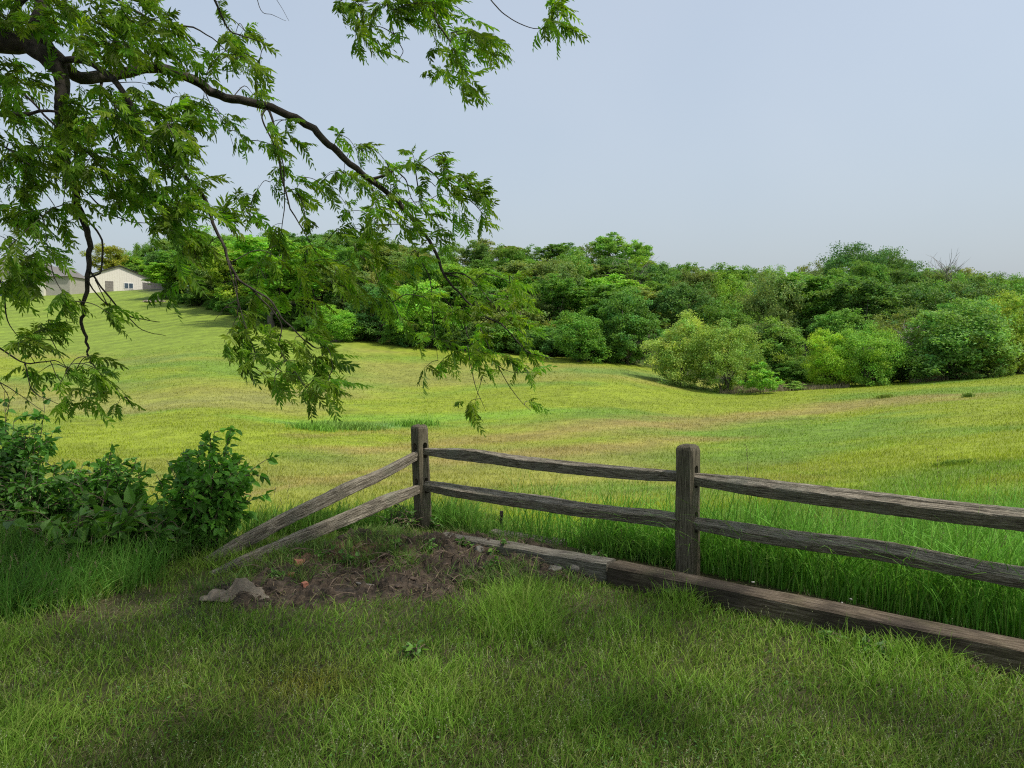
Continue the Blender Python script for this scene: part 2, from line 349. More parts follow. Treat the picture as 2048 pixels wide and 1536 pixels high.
def sheet_axis(c, half, n, a):
    b = math.asinh(half / a); return c + a * np.sinh(b * np.linspace(-1, 1, n))
gx = sheet_axis(0, 700, 560, 2.2); gy = sheet_axis(5, 695, 560, 2.2); gy = gy[gy > -160]
X, Y = np.meshgrid(gx, gy); Z = terrain(X.ravel(), Y.ravel())
nx, ny = len(gx), len(gy)
sd = sdist(X.ravel(), Y.ravel())
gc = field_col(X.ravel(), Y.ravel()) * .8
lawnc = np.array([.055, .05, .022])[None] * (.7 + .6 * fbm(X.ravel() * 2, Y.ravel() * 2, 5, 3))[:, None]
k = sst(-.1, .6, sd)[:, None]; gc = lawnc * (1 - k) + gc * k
k = soilmask(X.ravel(), Y.ravel())[:, None]; gc = gc * (1 - k) + np.array([.06, .045, .03]) * k
i, j = np.meshgrid(np.arange(nx - 1), np.arange(ny - 1)); a = (j * nx + i).ravel()
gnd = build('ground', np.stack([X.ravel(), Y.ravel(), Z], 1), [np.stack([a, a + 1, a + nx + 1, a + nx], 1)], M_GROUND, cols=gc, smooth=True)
tag(gnd, kind='structure')

# bare soil patch, rough and lumpy
xs = np.linspace(-2.5, 1.1, 300); ys = np.linspace(3.85, 6.25, 200); X, Y = np.meshgrid(xs, ys); x = X.ravel(); y = Y.ravel()
m = soilmask(x, y)
rough = (fbm(x * 7, y * 7, 61, 5) - .45) * .10 + np.maximum(fbm(x * 24, y * 24, 71, 4) - .5, 0) * .14
z = terrain(x, y) + (m * (.02 + rough) - (1 - m) * .035)
nx = len(xs); i, j = np.meshgrid(np.arange(nx - 1), np.arange(len(ys) - 1)); a = (j * nx + i).ravel()
q = np.stack([a, a + 1, a + nx + 1, a + nx], 1); keep = m[q].max(1) > .02; q = q[keep]
sc = np.ones((len(x), 3)) * (.7 + .8 * fbm(x * 4, y * 4, 81, 3))[:, None]
rd = np.exp(-(((x + 1.15) / .35) ** 2 + ((y - 4.95) / .16) ** 2))[:, None]; sc = sc * (1 - rd) + np.array([1.9, 1.45, 1.2]) * rd
tag(build('soil', np.stack([x, y, z], 1), [q], M_SOIL, cols=sc, smooth=False), 'dark bare lumpy soil heaped beside the corner fence post', 'soil', kind='stuff')
def soilz(px_, py_):
    xx = np.array([px_]); yy = np.array([py_]); mm = soilmask(xx, yy)
    rr = (fbm(xx * 7, yy * 7, 61, 5) - .45) * .10 + np.maximum(fbm(xx * 24, yy * 24, 71, 4) - .5, 0) * .14
    return float((terrain(xx, yy) + np.maximum(mm * (.02 + rr), 0))[0])

# ------------------------------------------------------------------ grass
def blades(g, B, H, Wd, lean, face, segs, col, droop=1.0):
    """B (n,3) base; H height; Wd width; lean (n,2) horizontal offset of the tip; face angle; col (n,3)"""
    n = len(B); t = np.linspace(0, 1, segs + 1)[:, None]
    S = np.stack([np.cos(face), np.sin(face), np.zeros(n)], 1)
    vs = []
    for k in range(segs + 1):
        tt = k / segs; l = lean * (tt ** 1.8)[..., None] if False else lean * tt ** 1.8
        c = B.copy(); c[:, :2] += l; c[:, 2] += H * (tt - droop * .28 * tt ** 3 * np.minimum(np.hypot(lean[:, 0], lean[:, 1]) / H, 1.5))
        wv = (Wd * (1 - tt ** 2.2) * (.75 + .5 * min(tt * 3, .5)) * .5)[:, None]
        if k < segs: vs += [c - S * wv, c + S * wv]
        else: vs += [c]
    v = np.stack(vs, 1); m = v.shape[1]; b = np.arange(n)[:, None] * m; fs = []
    q = [[2 * k, 2 * k + 1, 2 * k + 3, 2 * k + 2] for k in range(segs - 1)]
    if q: fs.append(np.concatenate([b + np.array([r]) for r in q]))
    fs.append(b + np.array([[2 * segs - 2, 2 * segs - 1, 2 * segs]]))
    g.add(v.reshape(-1, 3), fs, np.repeat(col, m, axis=0))
def jitter_col(c, n, amt=.25, yel=.3):
    k = (1 + amt * (rng.random((n, 1)) * 2 - 1)); c = c * k
    y = (rng.random((n, 1)) ** 3) * yel; return c * (1 - y) + np.array([.36, .31, .13]) * y
def wander(n, u0, u1, d0, d1):
    """points spread with density falling off with distance"""
    d = np.exp(rng.uniform(math.log(d0), math.log(d1), n)); u = rng.uniform(u0, u1, n); return (u - 1024) / FPX * d, d

def thatch_f(x, y):
    t = np.clip(((x + 2.75) * 1.1 + (y - 3.75) * .75) / (1.1 ** 2 + .75 ** 2), 0, 1); d = np.hypot(x + 2.75 - 1.1 * t, y - 3.75 - .75 * t) + .25 * (fbm(x * 4, y * 4, 201, 3) - .5)
    return np.exp(-(np.maximum(d, 0) / .2) ** 2)
# short lawn in the shade
n = 170000; x, y = wander(n, -300, 2350, 2.2, 6.6); s = sdist(x, y); m = soilmask(x, y)
dens = fbm(x * 3.5, y * 3.5, 101, 3)
thatch = thatch_f(x, y)
tl_ = (x > -.55) & (s > -.34); keep = (s < -.07) & ~tl_ & (rng.random(n) > m * .94) & (rng.random(n) < np.maximum(2.4 * (dens - .2), .6)) & (rng.random(n) > thatch * .75)
near_t = np.exp(-((s + .42) / .12) ** 2) * (x > .9)
keep &= rng.random(n) > near_t * .7
x, y, s, dens = x[keep], y[keep], s[keep], dens[keep]; n = len(x)
clump = fbm(x * 1.6, y * 1.6, 111, 3); clump2 = fbm(x * 5, y * 5, 113, 2)
H = sst(-.3, -.75, s) * .35 + .65
H = np.where(x > -.5, H, 1.0) * (1 + .75 * np.exp(-(((x - .04) / .16) ** 2 + ((y - 4.0) / .35) ** 2)) + .5 * np.exp(-(((x - .9) / .3) ** 2 + ((y - 4.1) / .15) ** 2))) * (.028 + .06 * clump * rng.random(n) ** .7 + .03 * clump2 * rng.random(n)) * (1 + .8 * sst(.55, .75, clump)) * (1 + .6 * (rng.random(n) < .06))
patch = np.exp(-(((x + .88) / .2) ** 2 + ((y - 3.15) / .16) ** 2))[:, None]
col = np.array([.135, .262, .03])[None] * (.5 + 1.0 * clump[:, None]) ; bl = sst(.45, .7, fbm(x * 2.3 + 9, y * 2.3, 117, 3))[:, None] * .6
col = col * (1 - bl) + np.array([.2, .31, .045]) * bl; col = col * (1 - patch) + np.array([.30, .32, .05]) * patch
col = jitter_col(col, n, .4, .5)
an = rng.uniform(0, 2 * math.pi, n); ln = H * rng.uniform(.15, 1.1, n)
lean = np.stack([np.cos(an) * ln + .012, np.sin(an) * ln], 1)
B = np.stack([x, y, terrain(x, y) - .004], 1); g = Geo()
blades(g, B, H, rng.uniform(.0026, .0058, n) * (.75 + y * .08), lean, rng.uniform(0, math.pi, n), 3, col)
# short dull thatch under the green blades
n2_ = 60000; xt, yt = wander(n2_, -300, 2350, 2.2, 6.6); k = (sdist(xt, yt) < -.05) & ~((xt > -.55) & (sdist(xt, yt) > -.3)) & (soilmask(xt, yt) < .4); xt, yt = xt[k], yt[k]; n2_ = len(xt)
Ht = rng.uniform(.008, .03, n2_); at_ = rng.uniform(0, 6.28, n2_); lt = Ht * rng.uniform(.5, 2.2, n2_); mixc = rng.random((n2_, 1)) ** .6
blades(g, np.stack([xt, yt, terrain(xt, yt)], 1), Ht, rng.uniform(.0025, .005, n2_), np.stack([np.cos(at_) * lt, np.sin(at_) * lt], 1), rng.uniform(0, 3.14, n2_), 2, (np.array([.17, .16, .07]) * (1 - mixc) + np.array([.09, .18, .03]) * mixc) * rng.uniform(.5, 1.2, (n2_, 1)))
# small clover-like leaves between the blades
n3_ = 9000; xt, yt = wander(n3_, -300, 2350, 2.2, 5.8); k = (sdist(xt, yt) < -.05) & ~((xt > -.55) & (sdist(xt, yt) > -.3)) & (soilmask(xt, yt) < .6) & (fbm(xt * 2.7, yt * 2.7, 191, 3) > .5); xt, yt = xt[k], yt[k]; n3_ = len(xt)
leaflets(g, np.stack([xt, yt, terrain(xt, yt) + rng.uniform(.008, .035, n3_)], 1), np.stack([rng.normal(size=n3_), rng.normal(size=n3_), np.zeros(n3_)], 1), np.stack([rng.normal(0, .3, n3_), rng.normal(0, .3, n3_), np.ones(n3_)], 1), rng.uniform(.008, .018, n3_), rng.uniform(.006, .013, n3_), .1, .1, np.array([[.1, .22, .05]]) * rng.uniform(.6, 1.3, (n3_, 1)))
# flopped dry stems and seed heads amongst the lawn
n = 3600; x, y = wander(n, -300, 2350, 2.2, 5.6); k = (sdist(x, y) < -.1) & (soilmask(x, y) < .5) & (fbm(x * 2.2, y * 2.2, 131, 2) > .42); x, y = x[k], y[k]; n = len(x)
H = rng.uniform(.05, .13, n); an = rng.uniform(0, 6.28, n); ln = H * rng.uniform(.1, .5, n); lean = np.stack([np.cos(an) * ln, np.sin(an) * ln], 1)
B = np.stack([x, y, terrain(x, y)], 1); c = jitter_col(np.array([.2, .24, .09])[None] * np.ones((n, 1)), n, .2, .5)
blades(g, B, H, np.full(n, .0016), lean, rng.uniform(0, 3.14, n), 3, c, 0)
for k in range(7):
    f = .6 + .4 * k / 6; p = B.copy(); p[:, :2] += lean * f ** 1.8; p[:, 2] += H * f
    dd = unit(rng.normal(size=(n, 3)) * .8 + np.array([0, 0, 1.0])); leaflets(g, p, dd, rng.normal(size=(n, 3)), rng.uniform(.004, .010, n), .003, .1, .1, np.repeat(np.array([[.33, .36, .2]]), n, 0))
tag(g.out('lawn_grass', M_GRASS), 'short shaded lawn grass in front of the fence', 'grass', kind='stuff')

# dead straw and thatch
g = Geo()
n = 20000; x, y = wander(n, -200, 2350, 2.3, 6.2); s = sdist(x, y); m = soilmask(x, y)
thatch = thatch_f(x, y); nt_ = np.exp(-((s + .32) / .14) ** 2) * (x > .9)
pr = .12 + .9 * thatch + 1.1 * nt_ + 2.2 * (m > .3) ; k = (s < -.03) & (rng.random(n) < pr * sst(.3, .6, fbm(x * 4, y * 4, 141, 2)) * 1.6); x, y = x[k], y[k]; n = len(x)
an = rng.uniform(0, 6.28, n); L = rng.uniform(.03, .16, n); H = rng.uniform(.004, .03, n)
c = np.array([.33, .26, .15])[None] * rng.uniform(.35, 1.15, (n, 1)); B = np.stack([x, y, np.array([soilz(a, b) for a, b in zip(x, y)]) + .006], 1)
blades(g, B, H, rng.uniform(.0015, .0035, n), np.stack([np.cos(an) * L, np.sin(an) * L], 1), an + 1.57, 3, c, .4)
tag(g.out('dead_grass', M_GRASS), 'dry straw and dead grass scattered on the soil', 'dead grass', kind='stuff')

# tall grass: behind the timber on the right, along the left rails, in front of the left bushes
def tall(name, n, area, hr, wr, col, lab, lean_amt=(.15, 1.15), segs=6):
    x, y = area(n); n = len(x); H = rng.uniform(*hr, n) * (.75 + .5 * fbm(x * 2, y * 2, 151, 2)); an = rng.uniform(0, 6.28, n); ln = H * rng.uniform(*lean_amt, n) ** 1.5
    lean = np.stack([np.cos(an) * ln + H * .14, np.sin(an) * ln], 1); B = np.stack([x, y, terrain(x, y) - .01], 1)
    kk = fbm(x * 1.2, y * 1.2, 161, 3)[:, None]; c = np.array(col)[None] * (.7 + .65 * kk); c = jitter_col(c, n, .4, .3)
    g = Geo(); blades(g, B, H, rng.uniform(*wr, n), lean, rng.uniform(0, math.pi, n), segs, c, 1.3)
    ns = n // 70; i = rng.integers(0, n, ns); hs_ = H[i] * 1.15
    l2 = np.stack([rng.normal(0, .06, ns) + .03, rng.normal(0, .06, ns)], 1); blades(g, B[i], hs_, np.full(ns, .002), l2, rng.uniform(0, 3, ns), 4, np.repeat([[.2, .22, .1]], ns, 0), 0)
    for k in range(9):
        f = .82 + .18 * k / 8; p = B[i].copy(); p[:, :2] += l2 * f ** 1.8; p[:, 2] += hs_ * f
        leaflets(g, p, unit(rng.normal(size=(ns, 3)) * .35 + np.array([0, 0, 1.0])), rng.normal(size=(ns, 3)), .016, .005, .1, .1, np.repeat([[.22, .2, .12]], ns, 0))
    return tag(g.out(name, M_GRASS), lab, 'grass', kind='stuff')
def area_right(n):
    t = rng.uniform(-1.6, 9.5, n * 2); s = rng.random(n * 2) ** 1.3 * 3.0 - .01
    nrm = np.array([.643, .766]); x = 1.2 + RDIR[0] * t + nrm[0] * s; y = 4.83 + RDIR[1] * t + nrm[1] * s
    ed = .35 + 2.5 * sst(-.9, 1.2, t); k = (s < ed + .5 * fbm(x * 2, y * 2, 8, 2)) & (rng.random(n * 2) < .25 + .9 * sst(-1.2, -.1, t)) & (y > .8); return x[k][:n], y[k][:n]
tall('tall_grass', 42000, area_right, (.42, .76), (.005, .010), (.15, .37, .045), 'lush tall green grass growing behind the timber and fence')
def area_left(n):
    x = rng.uniform(-5.5, -1.95, n * 3); y = rng.uniform(3.6, 5.5, n * 3); k = (y > np.clip(4.8 + (x + 1.95) * 1.57, 3.72, 9) + .35 * (fbm(x * 2.5, y * 2.5, 5, 2) - .3)) & (rng.random(n * 3) < .4 + .8 * fbm(x * 3, y * 3, 6, 2)) & (np.hypot(x + 2.0, (y - 4.85)) > .3) & (y < 5.3 + .4 * (x + 1.9) + 9 * (x < -2.3)); return x[k][:n], y[k][:n]
tall('tall_grass', 19000, area_left, (.12, .36), (.0035, .008), (.1, .25, .035), 'dark tall grass at the foot of the left bushes')
def area_edge(n):
    t = rng.uniform(0, 1, n * 2); x = -2.1 + t * 1.5; y = 5.62 + t * .42 + rng.uniform(.02, .5, n * 2); a = rng.random(n * 2) < .4
    a = a & (rng.random(n * 2) < .7); x = np.where(a, x, rng.uniform(-.6, 1.1, n * 2)); y = np.where(a, y, 6.03 - (x + .6) * .68 + rng.uniform(-.02, .5, n * 2)); k = (rng.random(n * 2) < fbm(x * 3, y * 3, 61, 2) * 1.2) & ~((x > -.3) & (x < .5) & (y < 6.1 - .6 * (x + .1)) & (rng.random(n * 2) < .85)); return x[k][:n], y[k][:n]
tall('tall_grass', 7500, area_edge, (.10, .34), (.004, .008), (.12, .28, .04), 'loose green grass along the bank around the corner post')
# loose taller sprigs on the soil and the lawn edge
g = Geo(); n = 5200; x = rng.uniform(-2.2, 1.1, n); y = rng.uniform(4.4, 6.0, n); k = (sdist(x, y) < -.05) & (soilmask(x, y) > .1) & (rng.random(n) < sst(.4, .7, fbm(x * 3, y * 3, 171, 2)) * 1.2); x, y = x[k], y[k]
rep = 5; x = np.repeat(x, rep) + rng.normal(0, .012, len(x) * rep); y = np.repeat(y, rep) + rng.normal(0, .012, len(y) * rep); n = len(x)
H = rng.uniform(.03, .13, n); an = rng.uniform(0, 6.28, n); ln = H * rng.uniform(.2, 1.3, n); B = np.stack([x, y, terrain(x, y) + .01], 1)
blades(g, B, H, rng.uniform(.003, .006, n), np.stack([np.cos(an) * ln, np.sin(an) * ln], 1), rng.uniform(0, 3.14, n), 4, jitter_col(np.array([.1, .2, .04])[None] * np.ones((n, 1)), n, .4, .5))
tag(g.out('sparse_grass', M_GRASS), 'sparse green sprigs growing through the bare soil', 'grass', kind='stuff')

# meadow
g = Geo(); n = 520000; x, y = wander(n, -350, 2400, 5.5, 105); s = sdist(x, y); u = x / y * FPX + 1024
k = (s > .35) & (y < treeline_y(u) + 1) & (y < 88 + 12 * fbm(x / 6, y / 6, 4, 2)); x, y = x[k], y[k]; n = len(x)
cl = fbm(x / 2.5, y / 2.5, 181, 3)
H = (.03 + .12 * rng.random(n)) * (.55 + .9 * cl) * np.interp(y, [6, 15, 90], [.6, .9, 1.1]); Wd = np.interp(y, [5, 15, 40, 90], [.005, .010, .024, .05]) * rng.uniform(.6, 1.3, n)
an = rng.uniform(0, 6.28, n); ln = H * rng.uniform(.1, .9, n); c = field_col(x, y); r = rng.random((n, 1)); c = c * (.7 + .65 * r); yy = (rng.random((n, 1)) < .07); c = np.where(yy, c * .5 + np.array([.42, .4, .2]) * .5, c)
blades(g, np.stack([x, y, terrain(x, y) - .02], 1), H, Wd, np.stack([np.cos(an) * ln + .12 * H, np.sin(an) * ln], 1), rng.normal(0, .6, n), 2, c, .5)
tag(g.out('meadow_grass', M_MEADOW), 'sunlit yellow green meadow grass filling the hollow', 'grass', kind='stuff')

# ------------------------------------------------------------------ distant trees
def crown_mesh(name, seed, W, Hc, nblob, nleaf, lsize, shape='round', nyel=.0, flat=.0):
    """crown around the origin; base of the crown at z=0, height Hc, width W; limbs end in clumps, clumps carry smaller sprays"""
    r = np.random.default_rng(seed)
    C = []; R = []; nb = max(9, int(nblob * .62))
    for k in range(nb):
        p = unit(r.normal(size=3)) * r.uniform(.25, 1.0) ** .5
        zz = (p[2] + 1) / 2; wsc = {'round': 1.0, 'egg': 1.15 - .5 * zz, 'vase': .5 + .6 * zz, 'tall': .85}[shape]
        C.append([p[0] * W * .5 * wsc * .72, p[1] * W * .5 * wsc * .72, Hc * ((.05 if shape in ('egg', 'round') else .16) + (.78 if shape in ('egg', 'round') else .68) * zz)]); R.append(W * r.uniform(.13, .26))
    C = np.array(C); R = np.array(R)
    # sprays
    ns = nb * 16; bi = r.choice(nb, ns, p=R ** 2 / np.sum(R ** 2)); d = unit(r.normal(size=(ns, 3)) + np.array([0, 0, .3]))
    S = C[bi] + d * (R[bi] * r.uniform(.45, 1.15 if name == 'crown_full' else 1.4, ns))[:, None] * np.array([1.1, 1.1, .95]); SR = R[bi] * r.uniform(.2, .5, ns)
    m = nleaf * 2; si = r.choice(ns, m, p=SR ** 2 / np.sum(SR ** 2)); e = unit(r.normal(size=(m, 3)) + d[si] * .8 + np.array([0, 0, .25])); rad = SR[si] * (.2 + 1.15 * r.random(m))
    p = S[si] + e * rad[:, None] * np.array([1.15, 1.15, .8])
    bur = np.zeros(m, bool)
    for k in range(nb): bur |= (np.linalg.norm((p - C[k]) / np.array([1.1, 1.1, .95]), axis=1) < R[k] * .55)
    p, e, si = p[~bur][:nleaf], e[~bur][:nleaf], si[~bur][:nleaf]; n = len(p)
    ts = r.uniform(.8, 1.22, ns); hsn = r.normal(0, .09, ns); tone = ts[si] * r.uniform(.72, 1.3, n); hue = hsn[si] + r.normal(0, .07, n)
    col = np.stack([tone * (1 + hue), tone, tone * (1 - hue)], 1)
    nrm = unit(e * .6 + r.normal(size=(n, 3)) * .9 + np.array([0, 0, .6])); dirr = unit(np.cross(nrm, r.normal(size=(n, 3))) + np.array([.35, 0, .05]))
    g = Geo(); L = lsize * r.uniform(.55, 1.6, n); leaflets(g, p - dirr * L[:, None] * .5, dirr, nrm, L, L * .58, .15, .2, np.clip(col, .1, 3))
    v = np.concatenate(g.v); me = make_mesh(name, v, [np.concatenate(a) for a in g.f.values()], np.concatenate(g.c)); me.materials.append(M_TREE)
    return me, C, R
def trunk_mesh(name, seed, H, Hb, W, C, r0, mat, fork=0, lean=0):
    """tapered trunk from 0 to near the crown top with limbs to the crown's clumps (crown base at Hb)"""
    r = np.random.default_rng(seed); g = Geo(); top = Hb + (H - Hb) * .7
    pts = catmull([[0, 0, -.5], [r.normal(0, .15), r.normal(0, .1), Hb * .5], [lean * .5 + r.normal(0, .25), r.normal(0, .2), Hb], [lean + r.normal(0, .4), r.normal(0, .4), top]], 4)
    tube(g, pts, [r0 * 1.25, r0, r0 * .75, r0 * .25], 8, wob=.15)
    idx = r.permutation(len(C))[:min(14, len(C))]
    for k in idx:
        c = C[k] + np.array([0, 0, Hb]); f = r.uniform(.45, .85); s = pts[int(f * (len(pts) - 1))]
        if c[2] < s[2]: s = pts[int(len(pts) * .4)]
        mid = (s + c) / 2 + np.array([0, 0, -.06 * np.linalg.norm(c - s)]); tube(g, catmull([s, mid, c], 3), [r0 * .38, r0 * .22, r0 * .08], 5)
    v = np.concatenate(g.v); me = make_mesh(name, v, [np.concatenate(a) for a in g.f.values()], np.concatenate(g.c), True); me.materials.append(mat); return me
PROTO = {}
def proto(key, seed, W, H, bare, nblob, nleaf, ls, shape, r0=.22, mat=None):
    cm, C, R = crown_mesh('crown_full' if key[:3] in ('wil', 'bus') else 'crown', seed, W, H - bare, nblob, nleaf, ls, shape)
    tm = trunk_mesh('trunk', seed + 1, H, bare, W, C, r0, mat or M_BARKF); zz_ = np.empty(len(cm.vertices) * 3, dtype=np.float32); cm.vertices.foreach_get('co', zz_); zz_ = zz_.reshape(-1, 3); PROTO[key] = (cm, tm, np.percentile(np.abs(zz_[:, 0]), 98) * 2, bare + np.percentile(zz_[:, 2], 99.3), bare)
proto('round_a', 11, 9.0, 11.0, .4, 34, 22950, 0.246, 'round')
proto('round_b', 12, 8.5, 12.0, 1.6, 30, 20250, 0.246, 'egg')
proto('round_c', 13, 10.0, 12.0, .4, 42, 25650, 0.230, 'round')
proto('tall_a', 14, 6.5, 15.0, 3.5, 26, 16200, 0.246, 'tall', .2)
proto('tall_b', 15, 6.0, 16.0, 5.0, 22, 11475, 0.230, 'vase', .18)
proto('wisp_a', 16, 6.0, 14.0, 4.0, 16, 4860, 0.230, 'vase', .16)
proto('wisp_b', 17, 5.0, 15.0, 6.0, 14, 4590, 0.213, 'tall', .15)
proto('oak_a', 18, 13.0, 14.0, 3.0, 40, 18900, 0.262, 'vase', .35)
proto('bush_a', 19, 5.0, 5.0, .1, 24, 14850, 0.180, 'round', .09)
proto('bush_b', 20, 6.5, 6.5, .1, 36, 21600, 0.164, 'egg', .12)
proto('willow_a', 21, 8.0, 9.0, .05, 48, 35100, 0.164, 'egg', .2)
proto('willow_b', 22, 8.5, 9.0, .15, 52, 37800, 0.164, 'round', .22)
proto('sap_a', 23, 3.0, 4.2, .1, 16, 6750, 0.139, 'egg', .05)
G_DK = (.066, .132, .024); G_MD = (.08, .165, .028); G_BR = (.125, .235, .03); G_YL = (.2, .27, .035); G_BL = (.072, .145, .035); G_OL = (.115, .15, .04)
def put_tree(kind, px, dep, top, wpx=None, col=G_MD, label=None, group=None, name='tree', cat='tree', base=None, rz=None, foot=None):
    cm, tm, W, H, bare = PROTO[kind]
    x = (px - 1024) / FPX * dep; z = tz(x, dep)
    ht = EYE[2] + ray(px, top)[2] * dep - z; ht = max(ht, 1.0); sz = ht / H; sx = (wpx / FPX * dep / W) if wpx else sz * random.uniform(.85, 1.2)
    t = empty(name, (x, dep, z - .1), random.uniform(0, 6.28) if rz is None else rz); t.scale = (sx, sx, sz)
    c = link('crown', cm, None, t, (0, 0, bare)); b = link('trunk', tm, None, t)
    kk = random.uniform(.88, 1.14); kk *= 1.8; c.color = (col[0] * kk * random.uniform(.95, 1.18), col[1] * kk, col[2] * kk, 1)
    tag(t, label, cat, group); return t
# the trees one can single out, left to right
put_tree('round_b', 222, 235, 492, 85, (.17, .2, .025), 'yellowish spring tree behind the barn roof')
put_tree('tall_a', 396, 150, 470, 95, G_DK, 'dark bare trunked tree at the top of the wood edge beside the mown hill')
put_tree('tall_a', 548, 117, 478, 190, G_BR, 'bright green tree standing out on the mown hill with a leaning bare trunk')
put_tree('round_b', 470, 136, 500, 130, G_YL, 'yellow green tree at the hill wood edge left of the leaning trunk tree')
put_tree('bush_b', 672, 104, 612, 84, G_BR, 'bright green rounded bush at the wood edge beyond the hanging walnut leaves')
put_tree('bush_b', 1163, 92, 624, 112, (.07, .17, .03), 'dense deep green rounded bush jutting from the wood edge')
put_tree('round_a', 1255, 95, 580, 118, (.065, .155, .03), 'large dark green round tree right behind the dense deep green bush')
put_tree('willow_a', 1362, 80, 630, 125, (.185, .245, .06), 'pale lime round tree, left one of the touching lime pair in the field', name='lime_tree')
put_tree('willow_b', 1448, 77, 646, 135, (.175, .25, .055), 'pale lime tree with open forked trunk, right one of the lime pair', name='lime_tree')
put_tree('sap_a', 1527, 73.5, 724, 66, (.13, .27, .035), 'small bright green sapling beside the lime pair of trees', name='sapling')
put_tree('sap_a', 1592, 76, 764, 42, (.14, .24, .05), 'low light green bush in dead weeds between the sapling and rounded bush', name='bush', cat='bush')
put_tree('round_a', 1545, 88, 640, 120, (.12, .2, .035), 'olive topped tree rising behind the small bright sapling')
put_tree('willow_a', 1663, 77.5, 662, 100, (.19, .29, .03), 'yellow green rounded tree at the left of the broad field edge clump')
put_tree('willow_b', 1738, 77, 654, 130, (.13, .235, .035), 'broad bright green rounded tree at the field edge right of its yellow neighbour')
put_tree('bush_b', 1905, 75, 604, 190, (.1, .18, .045), 'big soft green rounded tree at the right wood edge')
put_tree('willow_a', 2035, 76, 588, 130, (.16, .24, .04), 'yellow green tree cut by the right edge of the view')
put_tree('bush_a', 1985, 73, 690, 90, (.1, .18, .04), 'low green bush at the foot of the big soft green tree', name='bush', cat='bush')
put_tree('bush_a', 1805, 80, 700, 70, (.09, .15, .05), 'dull green bush between the broad bright tree and big soft tree', name='bush', cat='bush')
put_tree('bush_a', 1040, 101, 640, 110, (.13, .22, .04), 'light green bush at wood edge behind the walnut twig ends', name='bush', cat='bush')
put_tree('oak_a', 1710, 150, 486, 130, (.05, .11, .03), 'darkest big oak standing highest on the skyline')
put_tree('oak_a', 1785, 155, 502, 120, (.06, .12, .03), 'dark oak right beside the highest skyline oak')
put_tree('tall_b', 1225, 165, 468, 75, (.12, .22, .035), 'tall light green cottonwood highest on the middle skyline')
put_tree('tall_a', 1275, 160, 482, 60, (.12, .22, .035), 'feathery light green cottonwood just right of the tallest one')
# dead bare trees
def bare_tree(px, dep, top, lab, sp=1.0, seed=1):
    x = (px - 1024) / FPX * dep; z = tz(x, dep); H = EYE[2] + ray(px, top)[2] * dep - z; r = np.random.default_rng(seed)
    t = empty('dead_tree', (x, dep, z - .1)); tag(t, lab, 'dead tree'); g = Geo(); g2 = Geo()
    tube(g, catmull([[0, 0, 0], [.1, 0, H * .4], [.0, .1, H * .85]], 4), [.22, .15, .05], 7)
    for k in range(46):
        a = r.uniform(0, 6.28); h0 = H * r.uniform(.3, .85); L = H * r.uniform(.15, .34) * sp; s = np.array([.05, 0, h0]); d = np.array([math.cos(a) * .7, math.sin(a) * .7, .75]); e = s + d * L
        pts = catmull([s, s + d * L * .5 + r.normal(0, .15, 3), e], 3); tube(g2, pts, [.07, .045, .02], 4)
        for q_ in range(5):
            b = pts[r.integers(2, len(pts))]; tube(g2, [b, b + (d + r.normal(0, .5, 3)) * L * .35], [.025, .012], 3)
    g.out('trunk', M_DEAD, t); g2.out('branches', M_DEAD, t)
bare_tree(1200, 128, 540, 'left of the two leafless grey trees inside the wood', 1.2, 2)
bare_tree(1262, 126, 535, 'right of the two leafless grey trees inside the wood', 1.2, 3)
bare_tree(1888, 140, 516, 'bare topped tree on the skyline at the right', .9, 4)
bare_tree(1822, 84, 655, 'grey dead small tree in the gap beside the big soft green tree', 1.1, 5)
# the mass of the wood
SKY = [(255, 505), (300, 472), (360, 462), (420, 455), (520, 462), (640, 450), (700, 462), (800, 478), (900, 482), (960, 468), (1010, 486), (1060, 486), (1100, 492), (1150, 480), (1200, 474), (1270, 485), (1300, 522), (1350, 512), (1400, 532), (1480, 524), (1550, 536), (1600, 528), (1640, 512), (1700, 500), (1790, 522), (1850, 532), (1900, 534), (1980, 546), (2048, 550), (2300, 555)]
def sky_row(u): return np.interp(u, [a for a, b in SKY], [b for a, b in SKY])
LABW = {0: 'green tree in the front rank of the wood behind the field', 1: 'green tree packed among others in the middle of the wooded slope', 2: 'green tree high on the wooded slope against the skyline', 3: 'slender open tree with see through crown on the skyline'}
GRPW = {0: 'front rank of the wood', 1: 'trees in the middle of the wood', 2: 'trees along the skyline', 3: 'slender skyline trees'}
pal = [G_DK, G_MD, G_MD, G_BL, G_BR, G_OL, (.09, .185, .03), (.1, .155, .045)]
rows = 6
